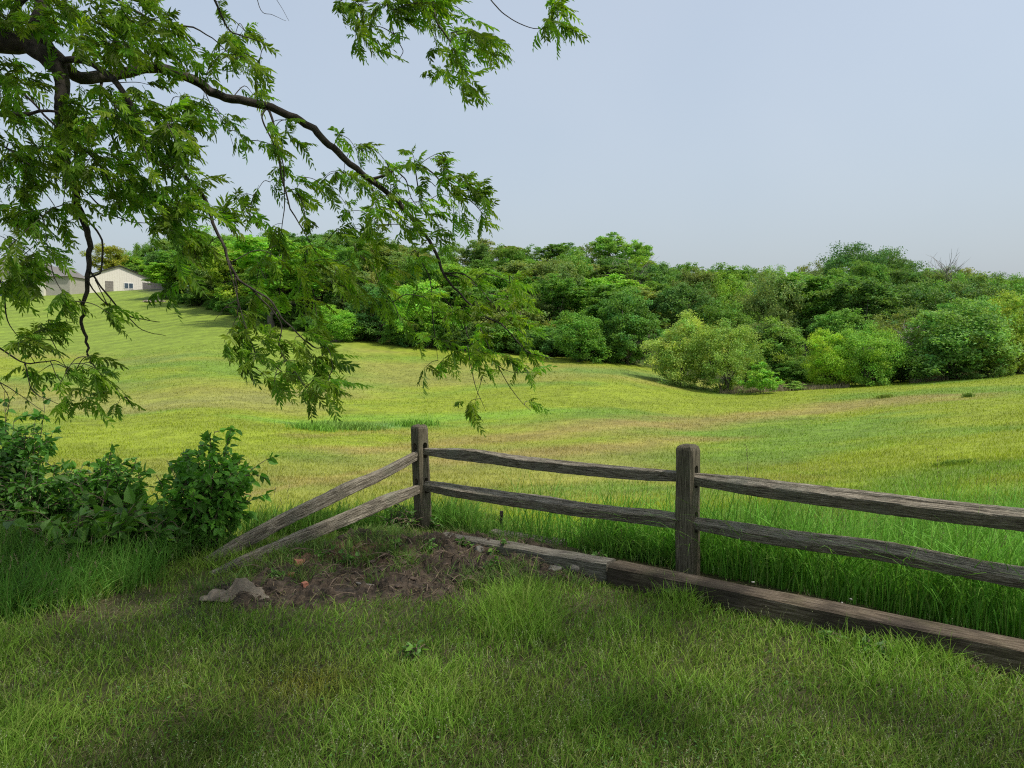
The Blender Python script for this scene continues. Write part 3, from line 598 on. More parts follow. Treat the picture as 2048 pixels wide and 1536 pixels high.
for ri in range(rows):
    u = 250 + random.uniform(0, 30)
    while u < 2260:
        tl = float(treeline_y(np.array([u]))[0]); f = ri / (rows - 1); dep = tl + 4 + f * (175 - tl if tl < 150 else 45) * .9 + random.uniform(-4, 4)
        if u < 345: dep = max(dep, 236 + ri * 4)
        sk = float(sky_row(u)); x = (u - 1024) / FPX * dep; z = tz(x, dep); zb = 700 - (z - EYE[2]) / dep * FPX
        lo = max(zb - 12.5 / dep * FPX, sk)
        if ri == 0: top = zb - random.uniform(7, 10.5) / dep * FPX
        elif ri == rows - 1: top = sk + random.uniform(-4, 14)
        else: top = zb - random.uniform(9.5, 13.5) / dep * FPX
        top = max(top, sk + random.uniform(0, 14))
        skip = (ri == 0 and 1300 < u < 1500)
        if zb - top > 25 and not skip:
            if ri == rows - 1 and 930 < u < 1290: kd = random.choice(['wisp_a', 'wisp_b', 'tall_b', 'tall_b', 'tall_a']); lab = 3
            elif ri == rows - 1: kd = random.choice(['round_a', 'round_b', 'tall_a', 'round_c']); lab = 2
            elif u < 1300: kd = random.choice(['round_a', 'round_b', 'tall_a', 'tall_a', 'tall_b']); lab = 0 if ri == 0 else 1
            else: kd = random.choice(['round_a', 'round_b', 'round_c', 'round_c', 'round_b', 'tall_a']); lab = 0 if ri == 0 else 1
            wp = random.uniform(7, 11) / dep * FPX
            put_tree(kd, u, dep, top, wp, random.choice(pal), LABW[lab], GRPW[lab])
        u += random.uniform(5.2, 8.2) / dep * FPX
# scrub under the wood edge
for u in np.arange(352, 2100, 24):
    u = u + random.uniform(-8, 8); tl = float(treeline_y(np.array([u]))[0]); dep = tl + random.uniform(-1.5, 3.0)
    if 1290 < u < 1500: continue
    x = (u - 1024) / FPX * dep; z = tz(x, dep); zb = 700 - (z - EYE[2]) / dep * FPX
    put_tree(random.choice(['bush_a', 'bush_b']), u, dep, zb - random.uniform(1.8, 4.0) / dep * FPX, random.uniform(3, 4.8) / dep * FPX, random.choice([G_DK, G_MD, G_BL]), 'low dark green shrub filling the shaded foot of the wood', 'shrubs along the foot of the wood', 'shrub', 'shrub')

# dead weeds strip below the lime pair and field edge
g = Geo(); n = 9000; u = rng.uniform(1440, 1700, n); d = rng.uniform(75, 82, n); a = rng.random(n) < .35; u = np.where(a, rng.uniform(1820, 1960, n), u); x = (u - 1024) / FPX * d
H = rng.uniform(.15, .6, n); an = rng.uniform(0, 6.28, n); ln = H * rng.uniform(.1, .5, n)
blades(g, np.stack([x, d, terrain(x, d)], 1), H, np.full(n, .05), np.stack([np.cos(an) * ln, np.sin(an) * ln], 1), rng.normal(0, .5, n), 2, jitter_col(np.array([.26, .22, .15])[None] * np.ones((n, 1)), n, .4, .3))
tag(g.out('dead_weeds', M_MEADOW), 'pale dead weeds under the field edge trees', 'weeds', kind='stuff')
# leafy weed tufts in the meadow
def tuft(px, py, w_, h_, col, lab, n=500):
    p = hit(px, py, 6, 200); r = np.random.default_rng(int(px)); q_ = r.normal(size=(n, 3)) * np.array([w_, w_ * .6, 0]) * .26; H = h_ * r.uniform(.4, 1.1, n); g = Geo()
    z = terrain(p[0] + q_[:, 0], p[1] + q_[:, 1]); B = np.stack([p[0] + q_[:, 0], p[1] + q_[:, 1], z], 1); an = r.uniform(0, 6.28, n); ln = H * r.uniform(.2, .8, n)
    blades(g, B, H, np.full(n, .0011 * p[1] + .004), np.stack([np.cos(an) * ln, np.sin(an) * ln], 1), r.normal(0, .8, n), 2, np.array(col)[None] * r.uniform(.6, 1.3, (n, 1)))
    return tag(g.out('weed_tuft', M_MEADOW, loc=p), lab, 'weeds')
tuft(700, 858, 3.2, .5, (.2, .34, .07), 'large grey green weed clump in the hollow of the meadow', 1600)
tuft(625, 860, 2.2, .5, (.17, .33, .05), 'green weed clump left of the large grey green clump')
tuft(830, 852, 2.6, .5, (.17, .33, .05), 'green weed clump right of the large grey green clump')
tuft(1905, 930, .7, .14, (.16, .26, .04), 'dark green weed tuft alone on the right slope', 400)
tuft(1768, 796, .9, .3, (.2, .28, .05), 'dull weed tuft near the right wood edge')
tuft(1935, 795, .5, .35, (.15, .25, .05), 'small dark seedling on the far right rise', 200)

# ------------------------------------------------------------------ farm buildings on the left hill
M_SID = noise_mat('barn_siding', (.56, .53, .46), (.63, .6, .53), 2, bump=0, rough=.7)
M_ROOFL = noise_mat('barn_roof', (.5, .48, .42), (.6, .57, .5), 1, bump=0, rough=.5)
M_DKTRIM = noise_mat('dark_trim', (.03, .03, .03), (.05, .05, .05), 4, bump=0)
M_WHITE = noise_mat('white_panel', (.6, .6, .58), (.7, .7, .68), 3, bump=0, rough=.6)
M_GLASS = noise_mat('dark_glass', (.04, .06, .08), (.08, .11, .14), .6, bump=0, rough=.15)
M_GREYB = noise_mat('grey_boards', (.12, .11, .1), (.24, .22, .2), 5, bump=.2)
M_SHING = noise_mat('shingles', (.1, .095, .09), (.2, .19, .18), 9, bump=.2)
M_CARR = noise_mat('car_paint', (.16, .015, .012), (.2, .02, .018), 2, bump=0, rough=.25)
M_TYRE = noise_mat('tyre', (.015, .015, .015), (.03, .03, .03), 9, bump=0)
def part(name, mat, parent, boxes, M=None):
    g = Geo()
    for lo, hi in boxes: boxg(g, lo, hi, None, M)
    return g.out(name, mat, parent)
D0 = 205.0; bx = (187 - 1024) / FPX * D0; ex = (300 - 1024) / FPX * D0; zb = tz((bx + ex) / 2, D0) - .3
barn = empty('barn', ((bx + ex) / 2, D0, zb)); tag(barn, 'cream metal barn with a low gable roof on top of the hill', 'barn')
hw = (ex - bx) / 2; eh = 4.1; rh = 7.0; Lb = 24.0
# gable body (gable faces the camera, long side runs back to the left)
shear = -.55   # long axis runs away to the left: true plan skew of the axis, built by rotation
ang = math.radians(40)
barn.rotation_euler = (0, 0, ang)
v = [[-hw, 0, -1.5], [hw, 0, -1.5], [hw, 0, eh], [0, 0, rh], [-hw, 0, eh], [-hw, Lb, -1.5], [hw, Lb, -1.5], [hw, Lb, eh], [0, Lb, rh], [-hw, Lb, eh]]
g = Geo(); g.add(v, [[[0, 1, 2, 3, 4], [9, 8, 7, 6, 5]], [[0, 4, 9, 5], [1, 6, 7, 2]]]); 
for k in range(1, 26):
    xx = -hw + 2 * hw * k / 26; boxg(g, (xx - .02, -.03, 0), (xx + .02, -.003, eh + (rh - eh) * (1 - abs(xx) / hw) - .1))
g.out('wall', M_SID, barn)
g = Geo()
for sgn in (-1, 1):
    a = np.array([sgn * (hw + .5), -.35, eh - .2]); b = np.array([0, -.35, rh + .09]); L = Lb + .7
    vv = [a, b, b + [0, L, 0], a + [0, L, 0]]; vv = vv + [p + np.array([0, 0, .14]) for p in vv]
    g.add(np.array(vv), [[[0, 3, 2, 1], [4, 5, 6, 7], [0, 1, 5, 4], [1, 2, 6, 5], [2, 3, 7, 6], [3, 0, 4, 7]]])
roof = g.out('roof', M_ROOFL, barn)
g = Geo()
for sgn in (-1, 1):
    tube(g, [[sgn * (hw + .5), -.4, eh - .18], [0, -.4, rh + .12]], .13, 4)
g.out('roof_trim', M_DKTRIM, roof)
wn = part('window', M_WHITE, barn, [((1.0, -.12, 1.0), (3.4, -.03, 2.6))]); part('pane', M_GLASS, wn, [((1.15, -.16, 1.15), (2.1, -.12, 2.45)), ((2.3, -.16, 1.15), (3.25, -.12, 2.45))])
part('door', M_GREYB, barn, [((-3.6, -.1, 0), (-1.6, -.03, 2.8))])
part('garage_door', M_WHITE, barn, [((-hw - .1, 3.0, 0), (-hw - .01, 8.0, 3.1))]); part('garage_door', M_WHITE, barn, [((-hw - .1, 10.0, 0), (-hw - .01, 15.0, 3.1))])
# board enclosure right of the barn
fx = (296 - 1024) / FPX * 203; f2 = (336 - 1024) / FPX * 200; fz = tz((fx + f2) / 2, 201)
fe = empty('board_fence', (fx, 201, fz)); tag(fe, 'weathered grey board enclosure against the barn side', 'fence'); g = Geo(); L = f2 - fx
for k in range(int(L / .3)): boxg(g, (k * .3, 0, -.4), (k * .3 + .27, .05, 1.55 + .05 * math.sin(k * 1.7)))
g.out('board_panel', M_GREYB, fe); g = Geo()
for k in range(3): boxg(g, (k * L / 2.05 - .05, .06, -.4), (k * L / 2.05 + .07, .18, 1.7))
g.out('post', M_GREYB, fe)
# rubble / brush heap
hp = hit(309, 604, 60, 300); r = np.random.default_rng(5); g = Geo()
for k in range(240):
    a = r.uniform(0, 6.28); q_ = r.random() ** .5; c = np.array([math.cos(a) * q_ * 2.2, math.sin(a) * q_ * 1.2, (1 - q_) * .75 * r.random() + .05]); e = r.normal(size=3) * np.array([.5, .4, .15]); tube(g, [c - e * .7, c + e * .7], r.uniform(.03, .11), 5, np.array([1, 1, 1]) * r.uniform(.6, 1.4))
hpo = g.out('brush_heap', noise_mat('brush', (.16, .13, .1), (.38, .33, .27), 3, bump=0, attr=True)); hpo.location = hp; tag(hpo, 'low heap of pale brush and rubble lying on the mown hill', 'brush heap')
# house, far left
D1 = 188.0
def X_(px, d): return (px - 1024) / FPX * d
def Z_(py, d): return EYE[2] + ray(1024, py)[2] * d
zh = Z_(597, D1) - .5; hx = X_(-70, D1)
ho = empty('house', (hx, D1, zh)); tag(ho, 'cream house with dark windows at the left edge behind walnut leaves', 'house')
W1 = X_(92, D1) - hx; e1 = Z_(545, D1) - zh; W0 = X_(140, D1) - hx
part('wall', M_SID, ho, [((0, 0, 0), (W1, 9, e1))]); part('wing_wall', noise_mat('grey_siding', (.3, .28, .25), (.36, .34, .3), 3, bump=0), ho, [((W1, .8, 0), (W0, 8, e1 - .9))])
g = Geo(); rz_ = Z_(512, D1) - zh
vv = [[-.5, -.6, e1], [W1 + .4, -.6, e1], [W1 + .4, 9.6, e1], [-.5, 9.6, e1], [1.2, 4.5, rz_], [W1 - 3, 4.5, rz_]]
g.add(vv, [[[0, 1, 5, 4], [2, 3, 4, 5]], [[1, 2, 5], [3, 0, 4]], [[3, 2, 1, 0]]])
vv = [[W1 + .1, .2, e1 - .9], [W0 + .4, .2, e1 - .9], [W0 + .4, 8.6, e1 - .9], [W1 + .1, 8.6, e1 - .9], [W1 + .1, 4.4, e1 + 2.0], [W0 - 1.5, 4.4, e1 + 1.6]]
g.add(vv, [[[0, 1, 5, 4], [2, 3, 4, 5]], [[1, 2, 5]]]); g.out('roof', M_SHING, ho)
for (a, b, c, d) in [(8, 562, 18, 572), (60, 582, 69, 590), (38, 586, 54, 596), (4, 586, 14, 594), (22, 560, 30, 571)]:
    wo = part('window', M_WHITE, ho, [((X_(a, D1) - hx, -.08, Z_(d, D1) - zh), (X_(c, D1) - hx, -.01, Z_(b, D1) - zh))])
    part('pane', M_GLASS, wo, [((X_(a, D1) - hx + .12, -.12, Z_(d, D1) - zh + .12), (X_(c, D1) - hx - .12, -.08, Z_(b, D1) - zh - .12))])
# parked car
cx = X_(152, 214); cz = tz(cx, 214); car = empty('parked_car', (cx, 214, cz), .1); tag(car, 'dark red car parked beside the barn on the hilltop', 'car')
prof = [(-2.2, .35), (-2.25, .8), (-1.9, .95), (-1.1, 1.0), (-.6, 1.42), (.7, 1.45), (1.4, 1.02), (2.15, .85), (2.2, .35)]
g = Geo(); n_ = len(prof); v = [[a, -.85, b] for a, b in prof] + [[a, .85, b] for a, b in prof]
g.add(v, [[list(range(n_))], [list(range(n_, 2 * n_))[::-1]], [[k, k + n_, (k + 1) % n_ + n_, (k + 1) % n_] for k in range(n_)]]); g.out('body', M_CARR, car)
g = Geo(); v = [[-1.0, -.87, 1.0], [-.55, -.87, 1.36], [.65, -.87, 1.38], [1.25, -.87, 1.02]]; g.add(v + [[a, -.86, b] for a, _, b in v], [[[0, 1, 2, 3], [7, 6, 5, 4], [0, 4, 5, 1], [1, 5, 6, 2], [2, 6, 7, 3], [3, 7, 4, 0]]]); g.out('window', M_GLASS, car)
for wx in (-1.4, 1.4):
    for wy in (-.8, .8):
        g = Geo(); tube(g, [[wx, wy - .1, .32], [wx, wy + .1, .32]], .32, 14); g.out('wheel', M_TYRE, car)

# ------------------------------------------------------------------ split rail fence
def rail_mesh(name, A, Bp, h, wd, seed, taper=(.7, .7), parent=None, mat=None, sag=0.0, roll=0.0):
    """rough split rail from A to Bp; the object's X axis runs along it"""
    A = np.array(A, float); Bp = np.array(Bp, float); L = np.linalg.norm(Bp - A); r = np.random.default_rng(seed); n = 70
    t = np.linspace(0, 1, n); sides = 16; c_ = .13
    rg = np.array([(-1, -1 + c_), (-1 + c_, -1), (-.4, -1.03), (.3, -.97), (1 - c_, -1), (1, -1 + c_), (.97, -.3), (1.03, .35), (1, 1 - c_), (1 - c_, 1), (.35, 1.04), (.1, .93), (-.35, 1.0), (-1 + c_, 1), (-1, 1 - c_), (-1.03, .1)]) * .5
    ca, sa = rg[:, 0], rg[:, 1]; prof = np.ones(sides)
    tp = np.interp(t, [0, .12, .25, .8, .9, 1], [taper[0], .85 + .15 * taper[0], 1, 1, .85 + .15 * taper[1], taper[1]])
    k1 = vnoise(t * 5 + seed, t * 0, 1) - .5; k2 = vnoise(t * 6 + seed * 3, t * 0, 2) - .5; k3 = vnoise(t * 4 + seed * 5, t * 0, 3) - .5
    v = np.zeros((n, sides, 3))
    edge = 1 + .06 * (r.random((n, sides)) - .5) + .16 * (np.array([[vnoise(np.array([tt * 8 + seed]), np.array([j * .9]), 5)[0] for j in range(sides)] for tt in t]) - .5) + .05 * (r.random((1, sides)) - .5)
    yy = ca[None] * prof[None] * wd * tp[:, None] * (1 + .3 * k3[:, None]) * edge; zz = sa[None] * prof[None] * h * tp[:, None] * (1 + .3 * k1[:, None]) * edge
    ro = roll + .25 * (vnoise(t * 2 + seed, t * 0, 8) - .5); c, s = np.cos(ro)[:, None], np.sin(ro)[:, None]
    v[..., 0] = (t * L)[:, None]; v[..., 1] = yy * c - zz * s + (k2 * .03)[:, None]; v[..., 2] = yy * s + zz * c + (k1 * .028 * np.sin(math.pi * t) - sag * np.sin(math.pi * t))[:, None]
    i = np.arange(n - 1)[:, None] * sides; j = np.arange(sides)[None]; j2 = (j + 1) % sides
    q_ = np.stack([i + j, i + j2, i + sides + j2, i + sides + j], -1).reshape(-1, 4)
    me = make_mesh(name, v.reshape(-1, 3), [q_, [list(range(sides))[::-1]], [[(n - 1) * sides + k for k in range(sides)]]])
    o = link(name, me, mat or M_RAIL, parent); X = Vector(Bp - A).normalized(); up = Vector((0, 0, 1)); Yv = up.cross(X).normalized(); Zv = X.cross(Yv)
    M = Matrix(((X.x, Yv.x, Zv.x, A[0]), (X.y, Yv.y, Zv.y, A[1]), (X.z, Yv.z, Zv.z, A[2]), (0, 0, 0, 1)))
    o.matrix_world = M
    if parent is not None: o.matrix_parent_inverse = parent.matrix_world.inverted() if False else Matrix.Identity(4); o.matrix_basis = Matrix.Translation(-Vector(parent.location)) @ M
    return o
fence = empty('split_rail_fence', (PT2[0], PT2[1], 0.0)); tag(fence, 'weathered grey split rail fence turning a corner above the hollow', 'fence')
def fence_post(xy, zt, wd, rz, slots, seed, lean=(0, 0), z0=-.35):
    r = np.random.default_rng(seed); me = bpy.data.meshes.new('post'); bm = bmesh.new(); h = wd / 2; ch = wd * .1
    ring = [(-h + ch, -h), (h - ch, -h), (h, -h + ch), (h, h - ch), (h - ch, h), (-h + ch, h), (-h, h - ch), (-h, -h + ch)]
    nz = 24; zs = list(np.linspace(z0, zt - wd * .28, nz)); rings = []
    for k, z in enumerate(zs):
        f = k / (nz - 1); ox = lean[0] * (z / zt); oy = lean[1] * (z / zt); sc_ = 1.04 - .05 * f
        rings.append([bm.verts.new(((a * sc_) * (1 + .03 * math.sin(z * 9 + i_ + seed)) + ox, (b * sc_) * (1 + .03 * math.sin(z * 7 + 2 * i_ + seed)) + oy, z)) for i_, (a, b) in enumerate(ring)])
    for zz_, s_ in ((zt - wd * .12, .9), (zt - wd * .02, .66), (zt, .45)):
        rings.append([bm.verts.new((a * s_ + lean[0], b * s_ + lean[1], zz_ + .006 * math.sin(3 * i_ + seed))) for i_, (a, b) in enumerate(ring)])
    for a, b in zip(rings[:-1], rings[1:]):
        for k in range(8): bm.faces.new((a[k], a[(k + 1) % 8], b[(k + 1) % 8], b[k]))
    bm.faces.new(rings[0][::-1]); bm.faces.new(rings[-1]); bm.to_mesh(me); bm.free()
    o = bpy.data.objects.new('post', me); COL.objects.link(o); cuts = []
    for (dx, dy, zlo, zhi, sw, dep, off) in slots:      # slot opening on the face whose outward direction is (dx,dy) in post axes
        bm = bmesh.new(); n_ = 10; prof = [(-sw / 2, zlo), (sw / 2, zlo)] + [(sw / 2 * math.cos(a), zhi - sw / 2 + sw / 2 * math.sin(a)) for a in np.linspace(0, math.pi, n_)]
        f0 = []; f1 = []; s = np.array([-dy, dx, 0.0]); d = np.array([dx, dy, 0.0])
        for a, z in prof:
            p0 = s * (a + off) + d * (h - dep); p1 = s * (a + off) + d * (h + .05); lx = lean[0] * z / zt
            f0.append(bm.verts.new((p0[0] + lx, p0[1], z))); f1.append(bm.verts.new((p1[0] + lx, p1[1], z)))
        m_ = len(prof)
        bm.faces.new(f0[::-1]); bm.faces.new(f1)
        for k in range(m_): bm.faces.new((f0[k], f0[(k + 1) % m_], f1[(k + 1) % m_], f1[k]))
        bmesh.ops.recalc_face_normals(bm, faces=bm.faces[:])
        cm_ = bpy.data.meshes.new('cut'); bm.to_mesh(cm_); bm.free(); c_ = bpy.data.objects.new('cut', cm_); COL.objects.link(c_); cuts.append(c_)
        md = o.modifiers.new('b', 'BOOLEAN'); md.object = c_; md.operation = 'DIFFERENCE'; md.solver = 'EXACT'
    bpy.context.view_layer.update()
    ev = o.evaluated_get(bpy.context.evaluated_depsgraph_get()); nm = bpy.data.meshes.new_from_object(ev); o.modifiers.clear(); o.data = nm; nm.materials.clear(); nm.materials.append(M_POST)
    for c_ in cuts: bpy.data.objects.remove(c_)
    o.parent = fence; o.location = (xy[0] - PT2[0], xy[1] - PT2[1], 0); o.rotation_euler = (0, 0, rz); return o
RZ = .63; RLZ = .345
# corner post: one face square to each run of rails
fence_post(PT1, .845, .108, math.radians(-42), [(1, 0, RZ - .05, RZ + .075, .045, .07, 0), (1, 0, RLZ - .05, RLZ + .075, .045, .07, 0), (0, -1, RZ - .06, RZ + .07, .045, .07, 0), (0, -1, RLZ - .06, RLZ + .07, .045, .07, 0)], 3, (-.035, -.01))
fence_post(PT2, .845, .122, math.radians(-40), [(1, 0, RZ - .06, RZ + .085, .05, .08, .0), (1, 0, RLZ - .06, RLZ + .075, .05, .08, .0), (-1, 0, RZ - .06, RZ + .07, .05, .08, .0), (-1, 0, RLZ - .06, RLZ + .07, .05, .08, .0)], 4, (-.01, 0))
d12 = (PT2 - PT1) / np.linalg.norm(PT2 - PT1)
def p3(xy, z): return np.array([xy[0], xy[1], z])
rail_mesh('rail', p3(PT1 + d12 * .02, .632), p3(PT2 - d12 * .02, .632), .085, .07, 1, (.62, .75), fence, roll=.12)
rail_mesh('rail', p3(PT1 + d12 * .02, .352), p3(PT2 - d12 * .02, .345), .085, .09, 2, (.7, .75), fence, roll=.3)
rail_mesh('rail', p3(PT2 + RDIR * .03, .625), p3(PT2 + RDIR * 2.9, .64), .1, .085, 3, (.7, .7), fence, roll=.42)
rail_mesh('rail', p3(PT2 + RDIR * .03, .345), p3(PT2 + RDIR * 2.9, .335), .068, .092, 14, (.8, .7), fence, roll=.36)
# next post, outside the view on the right
fence_post(PT2 + RDIR * 2.93, .845, .15, math.radians(-40), [(-1, 0, RZ - .06, RZ + .07, .05, .08, .0)], 6)
rail_mesh('rail', p3(PT1 + np.array([-.02, -.01]), .615), np.array([-2.08, 4.98, .02]), .08, .055, 5, (.8, .7), fence)
rail_mesh('rail', p3(PT1 + np.array([-.02, -.02]), .34), np.array([-1.93, 4.72, .0]), .08, .055, 6, (.8, .7), fence)

# timbers
def timber(name, A, B_, h, wd, mat, lab, seed):
    A = np.array(A, float); B_ = np.array(B_, float); L = np.linalg.norm(B_ - A); n = 40; t = np.linspace(0, 1, n); c = .012
    ring = [(-wd / 2 + c, -h), (wd / 2 - c, -h), (wd / 2, -h + c), (wd / 2, -c), (wd / 2 - c, 0), (0, .002), (-wd / 2 + c, 0), (-wd / 2, -c), (-wd / 2, -h + c)]
    v = np.zeros((n, 9, 3))
    for k, (a, b) in enumerate(ring):
        v[:, k, 0] = t * L; v[:, k, 1] = a + .008 * (vnoise(t * 12, t * 0 + k, seed) - .5); v[:, k, 2] = b + .012 * (vnoise(t * 9, t * 0 + k * .6, seed + 1) - .5)
    i = np.arange(n - 1)[:, None] * 9; j = np.arange(9)[None]; j2 = (j + 1) % 9; q_ = np.stack([i + j, i + j2, i + 9 + j2, i + 9 + j], -1).reshape(-1, 4)
    me = make_mesh(name, v.reshape(-1, 3), [q_, [list(range(9))[::-1]], [[(n - 1) * 9 + k for k in range(9)]]]); o = link(name, me, mat)
    X = Vector(B_ - A).normalized(); Yv = Vector((0, 0, 1)).cross(X).normalized(); Zv = X.cross(Yv)
    o.matrix_world = Matrix(((X.x, Yv.x, Zv.x, A[0]), (X.y, Yv.y, Zv.y, A[1]), (X.z, Yv.z, Zv.z, A[2]), (0, 0, 0, 1))); return tag(o, lab, 'timber')
def gp(px, py, z):
    r = ray(px, py); return EYE + r * ((z - EYE[2]) / r[2])
TA = gp(1228, 1124, .135); TB = gp(2048, 1288, .135); dT = unit(TB - TA)
timber('landscape_timber', TA, TA + dT * 3.6, .22, .15, M_TIMBER, 'dark stained heavy timber lying below the right fence rails', 5)
TC = gp(884, 1066, .1); TD = TA + np.array([-.005, .035, .0])
timber('landscape_timber', TC, TD - unit(TD - TC) * .01, .2, .12, M_TIMB2, 'grey timber running from the corner post to the dark timber', 7)
timber('landscape_timber', gp(985, 1060, 0.02), gp(1128, 1082, 0.0), .16, .13, M_TIMB2, 'short grey timber in the grass just beyond the fence rails', 9)
g = Geo(); sp_ = gp(1003, 1056, .02); tube(g, [[0, 0, -.2], [0, 0, .135]], .012, 6); boxg(g, (-.014, -.014, .1), (.014, .014, .138))
so_ = g.out('metal_stake', noise_mat('rusty_iron', (.02, .017, .015), (.05, .04, .035), 30, bump=.2)); so_.location = sp_; tag(so_, 'dark iron stake upright beside the short grey timber', 'stake')

# ------------------------------------------------------------------ small things on the soil
# crumpled cloth: a sheet thrown in folds
def cloth():
    nx_, ny_ = 120, 84; u, v_ = np.meshgrid(np.linspace(-.2, .2, nx_), np.linspace(-.11, .11, ny_)); u = u.ravel(); v_ = v_.ravel(); z = np.zeros(u.shape)
    # folded lumps along bent ridges: (points x, y, height, half width)
    for R_ in ([(-.17, -.01, .02, .03), (-.12, .0, .055, .04), (-.07, -.01, .05, .035), (-.03, -.03, .03, .03)], [(-.06, -.045, .02, .025), (-.03, -.02, .07, .026), (.005, .0, .115, .03), (.04, .0, .122, .03), (.08, -.01, .09, .032), (.12, -.02, .05, .03), (.16, -.035, .02, .025)], [(.03, .02, .08, .04), (.1, .05, .04, .05)]):
        R_ = np.array(R_)
        for a_, b_ in zip(R_[:-1], R_[1:]):
            d_ = b_[:2] - a_[:2]; t_ = ((u - a_[0]) * d_[0] + (v_ - a_[1]) * d_[1]) / np.dot(d_, d_); t_ = np.clip(t_, 0, 1)
            q_ = np.hypot(u - a_[0] - t_ * d_[0], v_ - a_[1] - t_ * d_[1]); h_ = a_[2] + t_ * (b_[2] - a_[2]); w_ = a_[3] + t_ * (b_[3] - a_[3]); w_ = w_ * (1 + .18 * (fbm(u * 30, v_ * 30, 93, 2) - .5))
            z = np.maximum(z, h_ * np.sqrt(np.clip(1 - (q_ / (w_ * 1.35)) ** 2, 0, 1)))
    cre = np.abs(np.sin(u * 62 - 80 * v_ + 6 * fbm(u * 9, v_ * 9, 95, 2))) ** .8
    z = z * (.5 + .5 * cre ** .7) + .006 * (fbm(u * 45, v_ * 45, 99, 3) - .5) * (z > .004); x = u + .012 * (fbm(u * 20, v_ * 20, 94, 2) - .5); y = v_
    i, j = np.meshgrid(np.arange(nx_ - 1), np.arange(ny_ - 1)); a = (j * nx_ + i).ravel(); q_ = np.stack([a, a + 1, a + nx_ + 1, a + nx_], 1); q_ = q_[z[q_].max(1) > .006]
    p = hit(474, 1200, 3, 10); o = build('crumpled_cloth', np.stack([x, y, z], 1), [q_], noise_mat('cloth', (.12, .1, .078), (.25, .21, .165), 14, bump=.3, bdist=.005), smooth=True, loc=(p[0], p[1], tz(p[0], p[1]) + .012))
    md = o.modifiers.new('thick', 'SOLIDIFY'); md.thickness = .004; md2 = o.modifiers.new('s', 'SUBSURF'); md2.levels = md2.render_levels = 1
    o.rotation_euler = (0, 0, .1); tag(o, 'crumpled dirty beige cloth lying on the soil', 'cloth')
cloth()
def rock(name, px, py, sx, sy, sz, mat, lab, cat, seed, rz=0, group=None, boxy=0, sink=.3):
    r = np.random.default_rng(seed); bm = bmesh.new()
    if boxy: bmesh.ops.create_cube(bm, size=1.6); bmesh.ops.subdivide_edges(bm, edges=bm.edges[:], cuts=4, use_grid_fill=True)
    else: bmesh.ops.create_icosphere(bm, subdivisions=3, radius=1)
    off = r.uniform(0, 50)
    for v_ in bm.verts:
        p = v_.co; nn = float(vnoise(np.array([p.x * 1.5 + off]), np.array([p.y * 1.5 + p.z * 1.1]), seed)[0]) - .5
        p *= 1 + nn * (.2 if boxy else .55); v_.co = (p.x * sx / 2, p.y * sy / 2, p.z * sz / 2)
    me = bpy.data.meshes.new(name); bm.to_mesh(me); bm.free(); h_ = hit(px, py, 2.5, 12)
    o = link(name, me, mat, loc=(h_[0], h_[1], soilz(h_[0], h_[1]) + sz * (.5 - sink))); o.rotation_euler = (r.uniform(-.2, .2), r.uniform(-.2, .2), rz or r.uniform(0, 6)); return tag(o, lab, cat, group)
M_CLOD = noise_mat('clod', (.04, .03, .022), (.14, .1, .075), 30, bump=.6); M_ST = noise_mat('stone', (.08, .075, .065), (.2, .19, .165), 30, bump=.5); M_BRK = noise_mat('brick_shard', (.2, .075, .045), (.34, .15, .1), 30, bump=.4); M_BRN = noise_mat('brown_husk', (.05, .03, .02), (.12, .075, .05), 30, bump=.5)
rock('stone', 1108, 1148, .10, .07, .045, M_ST, 'flat grey stone beside the grey timber on the soil', 'stone', 1)
rock('stone', 1150, 1156, .085, .06, .05, M_ST, 'pale stone closest to the butt end of the dark timber', 'stone', 2)
rock('stone', 958, 1110, .06, .05, .05, M_ST, 'small mossy stone among weeds near the corner post', 'stone', 3)
rock('brick_shard', 600, 1142, .085, .06, .05, M_BRK, 'largest reddish brick shard high on the soil bank', 'brick shard', 4, boxy=1)
rock('brick_shard', 582, 1162, .06, .045, .045, M_BRK, 'brick shard just below the largest one on the bank', 'brick shard', 5, boxy=1)
rock('brick_shard', 610, 1186, .045, .04, .035, M_BRK, 'small orange brick shard on smooth trodden soil', 'brick shard', 6, boxy=1)
rock('brick_shard', 522, 1196, .09, .035, .03, M_BRK, 'thin dark red brick sliver beside the cloth', 'brick shard', 7, 1.2, boxy=1)
rock('walnut_husk', 724, 1164, .045, .045, .042, M_BRN, 'brown walnut husk on the soil above the curved stick', 'walnut husk', 8)
rock('walnut_husk', 1950, 1346, .05, .05, .045, M_BRN, 'brown walnut husk in grass below the dark timber', 'walnut husk', 9)
rock('walnut_husk', 2008, 1352, .045, .045, .04, M_BRN, 'reddish brown husk at the right edge below the dark timber', 'walnut husk', 10)
for k, (a, b, s) in enumerate([(1506, 1164, .02), (1684, 1205, .014), (1702, 1198, .014)]):
    q_ = gp(a, b, .137); rr = rock('pebble', a, b, s, s * .7, .006, noise_mat('chip', (.25,.24,.22), (.33,.32,.3), 9, bump=0), ['white chip on the dark timber nearest the fence post', 'left chip of the two close white chips on the dark timber', 'right chip of the two close white chips on the dark timber'][k], 'pebble', 20 + k); rr.location = (q_[0], q_[1], .137); rr.rotation_euler = (0, 0, k)
for k in range(34):   # clods
    a = random.uniform(430, 1180); b = 1215 - (a - 430) * .05 - random.uniform(0, 85)
    h_ = hit(a, b, 3, 10)
    if soilmask(h_[:1], h_[1:2])[0] > .6: rock('soil_clod', a, b, random.uniform(.02, .06), random.uniform(.02, .05), random.uniform(.015, .03), M_CLOD, 'dark crumbly clod of earth on the bare soil', 'clod', 40 + k, group='soil clods on the bare bank')
